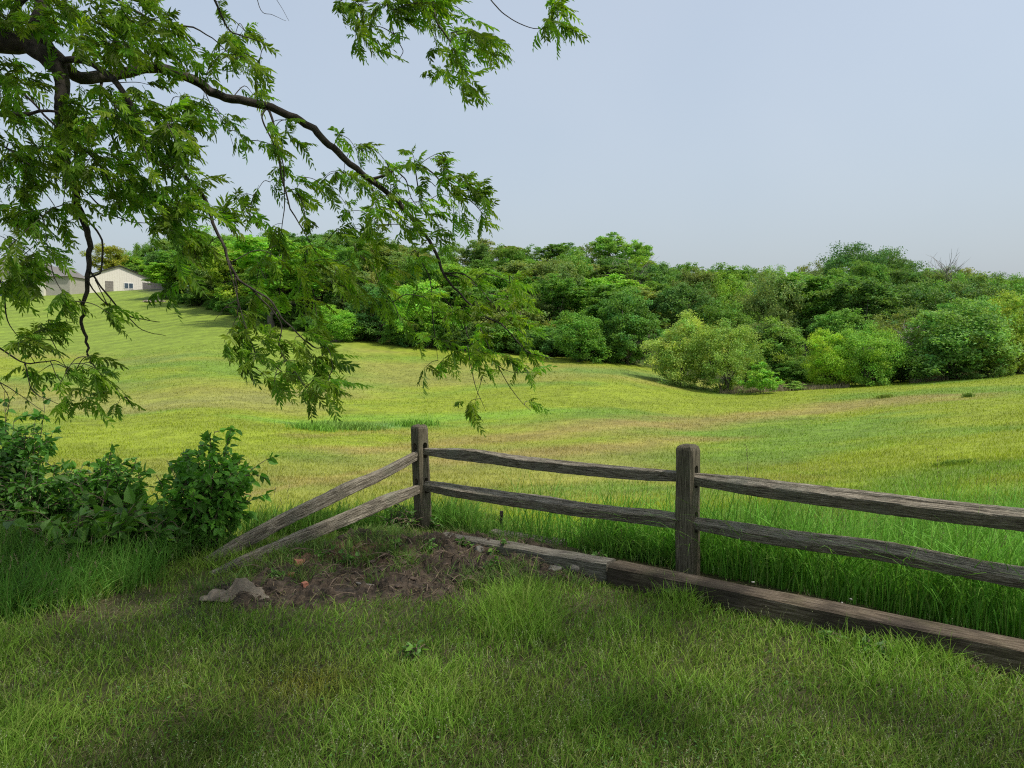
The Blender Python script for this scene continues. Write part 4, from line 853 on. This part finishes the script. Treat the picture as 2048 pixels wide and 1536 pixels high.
g = Geo(); pts = [hit(a, b, 3, 10) + np.array([0, 0, .03]) for a, b in [(690, 1166), (705, 1173), (725, 1178), (748, 1180)]]; tube(g, catmull(pts, 5), [.006, .007, .005], 7)
tag(g.out('stick', noise_mat('pale_stick', (.18, .16, .14), (.3, .27, .24), 30, bump=.2)), 'curved pale bare stick lying on the soil', 'stick')
M_TW = noise_mat('twig', (.07, .05, .035), (.2, .15, .11), 30, bump=.2)
g = Geo()
for k in range(170):
    a = random.uniform(420, 1200); b = 1222 - (a - 420) * .06 - random.uniform(0, 110); h_ = hit(a, b, 3, 10)
    if soilmask(h_[:1], h_[1:2])[0] < .5: continue
    h_[2] = soilz(h_[0], h_[1]) + .012; an_ = random.uniform(0, 6.28); L = random.uniform(.04, .16); e = h_ + np.array([math.cos(an_) * L, math.sin(an_) * L, random.uniform(-.005, .03)])
    tube(g, catmull([h_, (h_ + e) / 2 + np.array([0, 0, .015]), e], 3), [.003, .002], 5)
tag(g.out('twig_litter', M_TW), 'thin broken twigs littering the bare soil', 'twigs', kind='stuff')

# ------------------------------------------------------------------ broadleaf plants and bushes
def broad_bush(name, base, W, H, nst, nlf, ls, col, lab, seed, top=None, cat='bush', lean=.0, group=None, spread=1.0, fill=.35):
    """base (x,y,z); stems rise and fan out, each carrying leaves; crown built round a few leafy clumps"""
    r = np.random.default_rng(seed); t = empty(name, base); tag(t, lab, cat, group); gs = Geo(); gl = Geo()
    PB, DD, LL = [], [], []
    for k in range(nst):
        a = r.uniform(0, 6.28); q_ = r.random() ** .55 * W * .5; hh = H * (r.uniform(.5, .95) if k > nst * .15 else r.uniform(.98, 1.12)) * (1 - .35 * (q_ / (W * .5)) ** 2)
        s = np.array([r.normal(0, W * .12), r.normal(0, W * .09), 0]); e = np.array([math.cos(a) * q_ + lean * hh, math.sin(a) * q_ * .7, hh]); m = s * .4 + e * .6; m[2] = hh * .5; m[:2] *= .8
        pts = catmull([s, m, e], 7); tube(gs, pts, [.007, .005, .0018], 5)
        for b in range(5):
            i_ = r.integers(4, len(pts)); d = unit(np.array([r.normal(), r.normal(), r.uniform(-.2, .9)])); L = r.uniform(.08, .22) * spread; q2 = catmull([pts[i_], pts[i_] + d * L * .6, pts[i_] + d * L + np.array([0, 0, -.03])], 3); tube(gs, q2, [.003, .0012], 4)
            for c_ in range(max(int(nlf / nst / 8), 2)):
                f = r.random(); PB.append(q2[int(f * (len(q2) - 1))]); DD.append(d + r.normal(0, .75, 3)); LL.append(1)
        for c_ in range(int(nlf / nst * .45)):
            f = r.uniform(fill * .5, 1); i_ = min(int(f * (len(pts) - 1)), len(pts) - 1); PB.append(pts[i_] + r.normal(0, .012, 3)); DD.append(np.array([r.normal(), r.normal(), r.normal(0, .6)])); LL.append(1)
    PB = np.array(PB); DD = unit(np.array(DD) + np.array([.25, 0, -.15])); n = len(PB); N = unit(r.normal(size=(n, 3)) * .55 + np.array([0, -.2, 1.0]))
    tone = r.uniform(.6, 1.35, (n, 1)); c = np.array(col)[None] * tone; y_ = (r.random((n, 1)) < .07); c = np.where(y_, c * 1.6 + np.array([.05, .04, 0]), c)
    L = ls * r.uniform(.4, 1.45, n); leaflets(gl, PB, DD, N, L, L * r.uniform(.5, .72, n), .2, .22, c)
    gs.out('stems', M_TW, t); gl.out('leaves', M_BUSH, t); return t
def bush_at(px, row, dep, wpx, toprow, **k):
    x = X_(px, dep); z = tz(x, dep); H = Z_(toprow, dep) - z; return broad_bush(k.pop('name', 'bush'), (x, dep, z), wpx / FPX * dep, H, **k)
bush_at(405, 1110, 5.3, 215, 862, nst=42, nlf=3000, ls=.062, col=(.12, .3, .04), lab='leafy green bush standing clear of the others beside the fallen rails', seed=3, lean=.03)
bush_at(205, 1100, 5.6, 230, 900, nst=42, nlf=3000, ls=.055, col=(.1, .25, .035), lab='dark spreading bush between the leafy bush and the leftmost shrub', seed=4)
bush_at(60, 1110, 5.7, 210, 915, nst=40, nlf=2800, ls=.05, col=(.09, .22, .035), lab='dense dark bush below the windblown shrub at the left edge', seed=5)
bush_at(20, 1100, 6.1, 150, 800, nst=34, nlf=2600, ls=.06, col=(.1, .26, .04), lab='tallest windblown shrub at the far left edge', seed=6, lean=.06)
bush_at(-90, 1100, 5.7, 240, 860, nst=30, nlf=2000, ls=.06, col=(.06, .15, .03), lab='dark shrub past the left edge beside the tallest shrub', seed=16)
bush_at(170, 1120, 5.15, 330, 985, name='vine', cat='vine', nst=26, nlf=520, ls=.1, col=(.09, .2, .03), lab='large pale leaved vine sprawling in front of the dark bushes', seed=7, fill=.6)
bush_at(330, 1120, 5.15, 160, 1010, name='vine', cat='vine', nst=14, nlf=260, ls=.09, col=(.09, .22, .035), lab='broad leaved vine at the foot of the leafy bush', seed=8, fill=.6)
bush_at(800, 1065, 5.95, 70, 1020, name='bramble', cat='plant', nst=14, nlf=420, ls=.028, col=(.09, .19, .04), lab='small leafy bramble left of the corner post foot', seed=9, fill=.3)
wl = [(860, 1105, 'low weed on the bare soil between post and curved stick'), (700, 1130, 'small weed on the soil left of the walnut husk'), (560, 1165, 'pale weed rising from the soil behind the cloth'), (650, 1120, 'weed on the crest under the lower fallen rail'), (920, 1100, 'weed seedling with pointed leaves nearest the corner post foot'), (1000, 1115, 'bushy weed against the front of the grey timber'), (1185, 1135, 'leafy weed leaning on the end of the grey timber'), (990, 1150, 'upright weed in grass right of the soil middle'), (1320, 1190, 'three leaved seedling below the second post'), (1350, 1200, 'low seedling beside the three leaved one'), (1665, 1290, 'fresh seedling growing against the dark timber knot'), (1775, 1325, 'small seedling at the timber foot right of the fresh one'), (1735, 1310, 'tiny seedling between the two timber foot seedlings'), (870, 1060, 'creeping weed at the foot of the corner post'), (825, 1325, 'pale compound leaved seedling in the middle of the lawn'), (1610, 1030 + 190, 'broad leaved weed rising behind the dark timber'), (790, 1100, 'weed sprouting on the crest of the soil bank'), (1500, 1175, 'weed sprig behind the dark timber near the second post')]
for k, (a, b, lab) in enumerate(wl):
    h_ = hit(a, b, 2.5, 10)
    k -= 4
    if k in (11, 13): h_ = gp(a, b, -.1); h_[0] += .15; h_[1] += .18
    broad_bush('weed', (h_[0], h_[1], tz(h_[0], h_[1]) + .01), .09 + .05 * (k in (1, 2, 11)), (.07, .14)[k in (1, 2, 3, 11)] + .12 * (k == 11), 4, 46, .032 + .03 * (k == 11), (.11, .235, .045), lab, 64 + k, cat='weed', spread=.25)

# ------------------------------------------------------------------ the walnut tree
WIND = np.array([.55, -.05, -.6])
def compound(g, gr, P0, D0_, L, r, gscale=1.0):
    """pinnate leaves: P0,D0 (n,3), L (n,)"""
    n = len(P0); D0_ = unit(D0_); G = unit(WIND[None] + r.normal(0, .25, (n, 3))); bend = r.uniform(.3, 1.6, (n, 1))
    Nup = unit(np.cross(np.cross(D0_, np.array([0, 0, 1.0]) + r.normal(0, .35, (n, 3))), D0_) + 1e-6)
    tone = r.uniform(.55, 1.5, (n, 1)); hue = r.uniform(-.1, .45, (n, 1)); base = np.concatenate([.14 * tone * (1 + hue), .27 * tone, .026 * tone], 1)
    def pos(s): return P0 + (D0_ * s + G * bend * .5 * s * s) * L[:, None]
    def tan(s): return unit(D0_ + G * bend * s)
    np_ = 7
    for k in range(np_ + 1):
        s = .2 + .8 * k / np_; p = pos(s); t = tan(s); S = unit(np.cross(t, Nup)); N = unit(np.cross(S, t) + r.normal(0, .45, (n, 3)))
        prof = (.62 + .75 * math.sin(math.pi * min(k / np_ * .75 + .18, 1))) * .33; LL = L * prof * r.uniform(.8, 1.15, n)
        if k == np_:
            leaflets(g, p, t, N, LL, LL * .3, .15, .2, base); break
        for sg in (-1, 1):
            d = t * r.uniform(.3, .95, (n, 1)) + S * sg * r.uniform(.5, 1.0, (n, 1)) + G * .35 + r.normal(0, .15, (n, 3))
            leaflets(g, p, d, N, LL, LL * r.uniform(.24, .33, n), .2, .25, base * r.uniform(.88, 1.12, (n, 1)))
    if gr is not None:   # rachis as thin ribbons
        W_ = L * .006 + .0006; ss = np.linspace(0, 1, 6); vs = []
        for s in ss: p = pos(s); S = unit(np.cross(tan(s), Nup)); vs += [p - S * W_[:, None], p + S * W_[:, None]]
        v = np.stack(vs, 1); b = np.arange(n)[:, None] * 12; gr.add(v.reshape(-1, 3), [np.concatenate([b + np.array([[2 * k, 2 * k + 1, 2 * k + 3, 2 * k + 2]]) for k in range(5)])], np.repeat(base * .8 + .03, 12, 0))
LIMBS = [ # (points (px,py,depth)), radii (m)
 ([(-620, 330, 4.2), (-420, 170, 4.2), (-200, 100, 4.1), (0, 78, 4.0), (75, 100, 4.0), (120, 150, 4.0), (124, 230, 3.95), (122, 290, 3.95), (140, 345, 3.95), (158, 420, 3.95), (175, 470, 3.95), (178, 540, 3.95), (164, 620, 3.95), (170, 670, 4.0), (178, 710, 4.0), (192, 735, 4.0), (240, 792, 4.0), (256, 796, 4.0)], [.16, .13, .10, .062, .052, .036, .028, .024, .02, .016, .012, .009, .006, .004, .0025]),
 ([(60, 100, 4.05), (78, 40, 4.1), (90, -60, 4.2), (150, -250, 4.3), (300, -520, 4.3)], [.05, .045, .04, .03]),
 ([(0, 90, 4.0), (30, 20, 3.95), (60, -60, 3.9), (40, -300, 3.6)], [.028, .024, .02, .02]),
 ([(80, 70, 4.05), (150, 150, 4.2), (235, 150, 4.4), (300, 133, 4.45), (345, 142, 4.5), (400, 168, 4.55), (450, 192, 4.6), (540, 213, 4.65), (600, 240, 4.7), (650, 280, 4.7), (700, 327, 4.75), (745, 362, 4.75), (790, 396, 4.75), (830, 445, 4.75), (868, 500, 4.75), (888, 548, 4.7), (930, 600, 4.7), (1000, 650, 4.7), (1060, 705, 4.7), (1105, 716, 4.7)], [.045, .042, .040, .038, .035, .034, .032, .030, .028, .026, .023, .020, .017, .014, .011, .008, .006, .004, .0025]),
 ([(740, 358, 4.75), (775, 347, 4.72), (800, 333, 4.7), (842, 330, 4.65), (868, 350, 4.6), (900, 385, 4.6), (945, 405, 4.6), (975, 440, 4.6)], [.012, .010, .008, .006, .004, .002]),
 ([(790, 338, 4.7), (812, 360, 4.7), (822, 395, 4.7), (850, 430, 4.7)], [.006, .004, .002]),
 ([(533, 212, 4.65), (550, 255, 4.6), (562, 340, 4.6), (575, 400, 4.6), (600, 450, 4.6), (645, 520, 4.6), (700, 560, 4.55)], [.010, .008, .006, .004, .002]),
 ([(536, 212, 4.65), (525, 235, 4.6), (548, 290, 4.6), (566, 330, 4.55), (568, 420, 4.55), (555, 500, 4.55)], [.007, .006, .005, .002]),
 ([(405, 170, 4.55), (425, 215, 4.5), (450, 245, 4.5), (470, 300, 4.5)], [.004, .003, .0015]),
 ([(890, 546, 4.7), (930, 550, 4.65), (975, 585, 4.6), (1045, 596, 4.6)], [.006, .005, .003, .0015]),
 ([(888, 546, 4.7), (950, 570, 4.7), (1000, 625, 4.7), (1055, 675, 4.7)], [.006, .004, .002]),
 ([(830, 500, 4.7), (860, 560, 4.65), (866, 640, 4.6), (876, 720, 4.6)], [.005, .004, .0015]),
 ([(935, 690, 4.7), (950, 770, 4.7), (972, 822, 4.7)], [.004, .003, .0015]),
 ([(960, 655, 4.7), (1000, 740, 4.7), (1035, 795, 4.7), (1062, 822, 4.7)], [.004, .003, .0015]),
 ([(880, 590, 4.7), (925, 640, 4.7), (945, 690, 4.7), (1010, 740, 4.7), (1065, 745, 4.7)], [.006, .004, .003, .0015]),
 ([(120, 120, 4.0), (190, 130, 3.9), (250, 190, 3.8), (285, 280, 3.8), (310, 320, 3.85), (368, 348, 3.9), (408, 400, 3.9), (435, 470, 3.9), (470, 545, 3.9), (475, 560, 3.9), (530, 595, 3.9), (572, 640, 3.9), (625, 692, 3.9), (680, 680, 3.9)], [.022, .02, .018, .016, .014, .013, .012, .010, .009, .008, .006, .005, .004, .002]),
 ([(470, 550, 3.9), (475, 590, 3.9), (476, 632, 3.9)], [.006, .004, .003]), ([(474, 600, 3.9), (450, 615, 3.9), (428, 642, 3.9)], [.003, .002, .0015]),
 ([(500, 575, 3.9), (560, 640, 3.9), (560, 700, 3.9), (600, 760, 3.9), (640, 790, 3.9)], [.005, .004, .003, .0015]),
 ([(450, 500, 3.9), (490, 650, 3.85), (520, 720, 3.85), (560, 750, 3.85), (610, 770, 3.85)], [.004, .003, .002, .0015]),
 ([(178, 540, 3.95), (215, 590, 3.95), (250, 628, 3.95), (290, 640, 3.95), (320, 643, 3.95)], [.007, .006, .004, .002]),
 ([(250, 628, 3.95), (285, 660, 3.95), (332, 672, 3.95)], [.004, .003, .0015]),
 ([(160, 430, 3.95), (200, 470, 3.9), (202, 540, 3.9), (175, 560, 3.9), (215, 610, 3.9), (190, 560, 3.9)], [.007, .006, .003]),
 ([(-60, 480, 3.9), (0, 560, 3.9), (15, 640, 3.9), (50, 690, 3.9)], [.008, .006, .004, .0015]),
 ([(-60, 640, 3.8), (0, 696, 3.8), (50, 725, 3.8), (110, 722, 3.8), (150, 745, 3.8)], [.008, .006, .004, .0015]),
 ([(50, 725, 3.8), (64, 780, 3.8), (100, 800, 3.8), (135, 815, 3.8)], [.004, .003, .0015]), ([(100, 722, 3.8), (120, 760, 3.8), (165, 790, 3.8), (195, 800, 3.8)], [.003, .002, .0015]),
 ([(-60, 740, 3.8), (0, 765, 3.8), (40, 790, 3.8), (90, 825, 3.8)], [.005, .003, .0015]), ([(0, 765, 3.8), (18, 800, 3.8), (12, 845, 3.8)], [.003, .0015]),
 ([(0, 150, 3.9), (60, 200, 3.8), (120, 260, 3.8), (200, 330, 3.8), (240, 420, 3.8)], [.009, .006, .003]),
 ([(0, 230, 3.9), (50, 228, 3.9), (110, 222, 3.9), (200, 260, 3.9)], [.014, .012, .008, .003]),
 ([(60, 330, 3.9), (20, 300, 3.9), (-60, 260, 3.9)], [.004, .006, .008]),
 ([(160, 370, 3.95), (210, 420, 3.95), (270, 445, 3.95), (330, 440, 3.9)], [.006, .005, .003, .0015]),
 ([(235, 140, 4.4), (200, 180, 4.3), (240, 310, 4.2), (285, 360, 4.2), (310, 470, 4.2)], [.012, .009, .006, .003]),
 ([(860, -80, 4.1), (870, 30, 4.1), (890, 70, 4.1), (925, 110, 4.1), (930, 150, 4.1)], [.010, .007, .004, .0015]),
 ([(770, -80, 4.0), (776, 10, 4.0), (785, 60, 4.0), (805, 100, 4.0), (795, 122, 4.0)], [.007, .005, .003, .0015]),
 ([(940, -60, 4.3), (985, 5, 4.3), (1022, 38, 4.3), (1075, 58, 4.3), (1115, 48, 4.3)], [.005, .004, .003, .0015]),
 ([(410, -80, 4.1), (430, 0, 4.1), (460, 60, 4.1), (500, 75, 4.1), (530, 90, 4.1)], [.010, .007, .004, .0015]),
 ([(150, -60, 4.2), (300, 40, 4.3), (400, 60, 4.3), (470, 120, 4.3)], [.012, .009, .005, .002]),
 ([(505, -40, 4.2), (522, 20, 4.2), (545, 30, 4.2), (572, 42, 4.2)], [.003, .002, .001]), ([(540, -20, 4.2), (560, 10, 4.2), (578, 42, 4.2)], [.002, .0015, .001]),
 # the rest of the frame of the tree above and behind the view
 ([(-420, 170, 4.2), (-100, -500, 3.4), (600, -1200, 3.0), (1500, -2000, 2.6)], [.11, .09, .07, .03]),
]
walnut_base = np.array([X_(-640, 4.2) - .35, 4.2, 0.0])
WB = (walnut_base[0], walnut_base[1], tz(walnut_base[0], walnut_base[1]))
wal = empty('walnut_tree', WB); tag(wal, 'big walnut tree with drooping feathery branches overhanging from the left', 'tree')
gb = Geo(); nodes = []
for pts, rad in LIMBS:
    p = catmull([P(a, b, d) for a, b, d in pts], 6); jit = np.array([vnoise(np.arange(len(p)) * .55, np.full(len(p), k + len(nodes)), 7) - .5 for k in range(3)]).T * np.minimum(max(rad) * .9, .02); jit[0] = 0
    rr = np.interp(np.linspace(0, 1, len(p)), np.linspace(0, 1, len(rad)), rad) * .8; p = p + jit
    tube(gb, p, rr, 9 if rad[0] > .02 else 6, wob=.1); nodes += list(p)
gb.out('limbs', M_BARK, wal, True, WB)
# trunk just outside the view
gt = Geo(); f_ = P(-620, 330, 4.2); bz = WB[2]
tube(gt, catmull([[WB[0] + .05, WB[1] - .02, bz - .3], [WB[0], WB[1], bz + .3], [WB[0] + .04, WB[1], bz + 1.3], list(f_ + np.array([-.08, 0, .1])), [WB[0] + .5, 3.8, 4.2], [WB[0] + .9, 3.2, 6.4]], 6), [.42, .33, .27, .24, .17, .1], 14, wob=.08)
for a_ in ((2.5, -2.5, 5.8), (-2.5, 1.0, 6.5), (-.8, -3.5, 6), (3.5, .8, 6.2)):
    tube(gt, catmull([[WB[0] + .4, 3.9, 3.7], [WB[0] + .4 + a_[0] * .5, 3.9 + a_[1] * .5, 5.0], [WB[0] + a_[0] * 1.4, 4 + a_[1] * 1.2, a_[2]]], 6), [.14, .09, .03], 8)
gt.out('trunk', M_BARK, wal, True, WB)
# leafy tufts: (centre px,py, half widths, depth, number)
BL = [(50, 25, 80, 50, 4.0, 11), (170, 50, 90, 55, 3.9, 15), (290, 55, 70, 60, 3.9, 13), (350, 120, 50, 50, 4.2, 7), (230, 100, 80, 30, 4.0, 8), (470, 50, 45, 45, 4.1, 6), (505, 110, 28, 40, 4.1, 4), (440, 115, 40, 40, 4.2, 4), (510, 155, 18, 18, 4.1, 2),
 (30, 180, 40, 60, 3.9, 5), (60, 150, 40, 30, 3.9, 3), (200, 235, 90, 60, 3.8, 15), (300, 230, 80, 70, 3.7, 15), (350, 270, 60, 60, 3.8, 9), (390, 240, 35, 50, 3.9, 4), (150, 300, 60, 60, 3.8, 7), (280, 330, 90, 40, 3.8, 8), (30, 290, 40, 70, 3.8, 6), (90, 340, 60, 40, 3.8, 6), (100, 290, 40, 40, 3.8, 4),
 (30, 430, 40, 60, 3.8, 7), (100, 440, 60, 40, 3.8, 7), (60, 530, 60, 50, 3.8, 12), (45, 575, 40, 25, 3.8, 5), (100, 520, 40, 30, 3.8, 4), (25, 600, 30, 30, 3.8, 2), (220, 380, 60, 50, 3.8, 5), (340, 410, 55, 45, 3.8, 9), (380, 460, 50, 40, 3.8, 6), (270, 400, 60, 40, 3.9, 5), (390, 380, 30, 30, 3.8, 3), (400, 540, 40, 40, 3.8, 5), (430, 450, 30, 40, 3.9, 3),
 (475, 430, 35, 30, 4.1, 4), (500, 470, 30, 40, 4.1, 3), (470, 265, 30, 20, 4.5, 2), (515, 270, 40, 30, 4.5, 4), (575, 280, 28, 45, 4.55, 5), (595, 350, 30, 30, 4.5, 4), (545, 330, 20, 30, 4.5, 2), (540, 390, 25, 25, 4.5, 3), (600, 410, 25, 25, 4.5, 2), (590, 470, 50, 30, 4.5, 6), (625, 500, 40, 40, 4.5, 6), (560, 520, 50, 30, 4.4, 5), (530, 200, 20, 12, 4.6, 2),
 (680, 275, 12, 10, 4.7, 1), (715, 300, 20, 18, 4.7, 3), (700, 345, 15, 12, 4.7, 1), (680, 370, 35, 25, 4.7, 5), (720, 395, 45, 35, 4.7, 8), (770, 420, 45, 35, 4.7, 7), (820, 385, 30, 30, 4.6, 4), (765, 340, 25, 18, 4.7, 2), (850, 430, 30, 25, 4.7, 4), (700, 450, 40, 30, 4.6, 4), (780, 460, 60, 35, 4.6, 8), (840, 480, 30, 30, 4.6, 4),
 (833, 312, 12, 8, 4.65, 1), (885, 325, 18, 14, 4.6, 2), (880, 365, 25, 20, 4.6, 3), (915, 350, 25, 22, 4.6, 3), (935, 385, 22, 18, 4.6, 3), (900, 390, 25, 18, 4.6, 2), (962, 390, 15, 15, 4.6, 2), (975, 415, 12, 18, 4.6, 2), (955, 440, 22, 14, 4.6, 2), (910, 450, 22, 14, 4.6, 3), (893, 480, 20, 20, 4.6, 2), (845, 345, 15, 12, 4.6, 1),
 (770, 520, 60, 40, 4.6, 8), (700, 530, 50, 40, 4.5, 7), (820, 560, 50, 40, 4.6, 7), (650, 560, 45, 35, 4.5, 6), (740, 590, 40, 30, 4.5, 5), (860, 610, 35, 30, 4.6, 4), (560, 590, 50, 30, 4.0, 4), (620, 610, 40, 30, 4.1, 4), (940, 580, 35, 25, 4.7, 4), (1000, 570, 45, 25, 4.6, 4), (1050, 570, 25, 25, 4.6, 3), (980, 620, 35, 30, 4.7, 5), (1045, 610, 25, 25, 4.6, 3), (900, 640, 35, 30, 4.7, 4), (1040, 660, 35, 25, 4.7, 5), (1060, 700, 25, 25, 4.7, 3), (1020, 735, 45, 15, 4.7, 4), (930, 700, 40, 30, 4.7, 5), (870, 690, 30, 30, 4.6, 4), (870, 735, 28, 22, 4.6, 3), (985, 690, 30, 25, 4.7, 3), (965, 735, 25, 18, 4.7, 2), (1065, 755, 18, 15, 4.7, 1), (800, 640, 40, 30, 4.6, 3),
 (958, 824, 24, 9, 4.7, 2), (1064, 815, 8, 8, 4.7, 1), (490, 650, 35, 30, 3.9, 5), (520, 690, 35, 30, 3.85, 5), (475, 690, 25, 20, 3.9, 3), (500, 725, 15, 18, 3.85, 2), (580, 690, 20, 30, 3.9, 3), (640, 695, 35, 25, 3.9, 4), (670, 720, 30, 30, 3.9, 4), (620, 745, 40, 22, 3.9, 5), (580, 745, 25, 20, 3.9, 2), (660, 780, 30, 22, 3.9, 3), (540, 775, 20, 18, 3.85, 3), (620, 785, 20, 15, 3.9, 2), (695, 770, 12, 20, 3.9, 1), (655, 810, 12, 12, 3.9, 1),
 (225, 628, 20, 15, 3.9, 2), (343, 588, 8, 20, 3.9, 1), (40, 680, 30, 20, 3.8, 3), (120, 620, 35, 25, 3.8, 4), (90, 660, 25, 20, 3.8, 3), (130, 680, 30, 25, 3.8, 4), (60, 690, 25, 15, 3.8, 2), (190, 740, 30, 25, 3.9, 4), (210, 765, 18, 18, 3.9, 2), (160, 750, 20, 12, 3.8, 1), (130, 785, 30, 16, 3.8, 3), (170, 800, 18, 12, 3.8, 2), (40, 745, 25, 12, 3.8, 1), (248, 812, 10, 14, 3.9, 2), (75, 745, 14, 16, 3.8, 1), (150, 810, 12, 12, 3.8, 1),
 (700, 12, 25, 14, 4.0, 3), (760, 15, 45, 16, 4.0, 5), (830, 20, 50, 22, 4.0, 8), (900, 20, 50, 25, 4.1, 8), (745, 60, 30, 22, 4.0, 4), (735, 95, 22, 14, 4.0, 3), (778, 118, 14, 9, 4.0, 1), (805, 65, 20, 20, 4.0, 3), (850, 65, 20, 20, 4.1, 2), (930, 60, 35, 25, 4.1, 6), (960, 95, 30, 22, 4.1, 5), (900, 105, 22, 18, 4.1, 3), (992, 110, 18, 22, 4.1, 3), (890, 145, 22, 10, 4.1, 3), (925, 130, 20, 15, 4.1, 2), (942, 172, 11, 12, 4.1, 2), (985, 82, 16, 10, 4.1, 1),
 (1128, 32, 14, 14, 4.3, 2), (1130, 58, 18, 12, 4.3, 2), (1095, 50, 10, 10, 4.3, 1), (1110, 5, 8, 5, 4.3, 1)]
r = np.random.default_rng(77); TP = []
for (a, b, wx, wy, d, n) in BL:
    for k in range(max(1, int(round(n * (1.5 if a < 450 and b < 520 else .8))))):
        q_ = r.normal(size=2); q_ = q_ / max(np.linalg.norm(q_), 1.0); TP.append(P(a + q_[0] * wx * .8 - 8, b + q_[1] * wy * .8 - 8, d + r.normal(0, .22)))
TP = np.array(TP)
# connect each tuft to the nearest wood already there
NP = np.array(nodes); order = np.argsort([np.min(np.linalg.norm(NP - t, axis=1)) for t in TP]); gw = Geo(); TD_ = np.zeros_like(TP); extra = []
for i_ in order:
    t = TP[i_]; dd = np.linalg.norm(NP - t, axis=1) + .5 * np.maximum(t[2] - NP[:, 2], 0) + .25 * np.maximum(NP[:, 0] - t[0], 0); s = NP[np.argmin(dd)]
    L = np.linalg.norm(t - s); m_ = (s + t) / 2 + np.array([0, 0, .12 * L]) + r.normal(0, .05 * L, 3); p = catmull([s, m_, t], 4); th = min(.0012 + .0045 * L, .005); tube(gw, p, [th * 1.3, th, .0013], 5, wob=.15)
    TD_[i_] = unit(p[-1] - p[-2]); NP = np.vstack([NP, p[2:]])
    if L > .12: extra.append(((s + t) / 2 + np.array([0, 0, .08 * L]), TD_[i_]))
def leaves_on(TPs, TDs, kmin, kmax, lr, g, gr, r):
    P0, DD, LL = [], [], []
    for t, d in zip(TPs, TDs):
        k = r.integers(kmin, kmax + 1)
        for j in range(k):
            e = unit(d * .9 + r.normal(0, .62, 3) + np.array([.22, 0, -.1])); P0.append(t - d * r.uniform(0, .07) + r.normal(0, .008, 3)); DD.append(e); LL.append(r.uniform(*lr))
    compound(g, gr, np.array(P0), np.array(DD), np.array(LL), r)
gl = Geo(); leaves_on(TP, TD_, 3, 7, (.055, .13), gl, gl, r)
if extra: leaves_on([e[0] for e in extra], [e[1] for e in extra], 0, 1, (.08, .14), gl, gl, r)
gw.out('twigs', M_BARK, wal, True, WB); gl.out('leaves', M_WALNUT, wal, False, WB)
# the crown above and behind the view, which shades the foreground
g2 = Geo(); gw2 = Geo(); T2 = []; D2 = []; cen = []; kq = 0
while len(T2) < 350:
    kq += 1; x, y, z = -7.5 + 14.5 * ((kq * .7548777) % 1), -4.5 + 12 * ((kq * .5698403) % 1), r.uniform(3.4, 7.8)
    if ((x + .6) / 7.2) ** 2 + ((y - 1.8) / 5.6) ** 2 > 1: continue
    yy = y
    if yy > .05:
        px = x / yy * FPX + 1024; row = 700 - (z - EYE[2]) / yy * FPX
        if row > -190 and -500 < px < 2500: continue
    hx_ = 2.0 + (z - .6) * .552; hy_ = 3.7 - (z - .6) * .293      # a gap that lets the sun reach the right-hand rails and timber
    if math.hypot(x - hx_, y - hy_) < .95: continue
    T2.append([x, y, z]); D2.append(unit(np.array([x + 3, y - 3, -.4])))
leaves_on(np.array(T2), np.array(D2), 6, 9, (.26, .38), g2, None, r)
hub = np.array([WB[0] + .7, 3.6, 5.2])
for t in T2[::3]:
    t = np.array(t); L = np.linalg.norm(t - hub); s = hub + (t - hub) * .35 + np.array([0, 0, .5]); 
    row_ok = True; p = catmull([hub + (t - hub) * .2 + np.array([0, 0, .9]), (s + t) / 2 + np.array([0, 0, .7]), t], 4)
    rows = np.where(p[:, 1] > .1, 700 - (p[:, 2] - EYE[2]) / np.maximum(p[:, 1], .1) * FPX, -999)
    if rows.max() < -60: tube(gw2, p, [.03, .015, .005], 5)
g2.out('upper_leaves', M_WALNUT, wal, False, WB); gw2.out('upper_limbs', M_BARK, wal, True, WB)
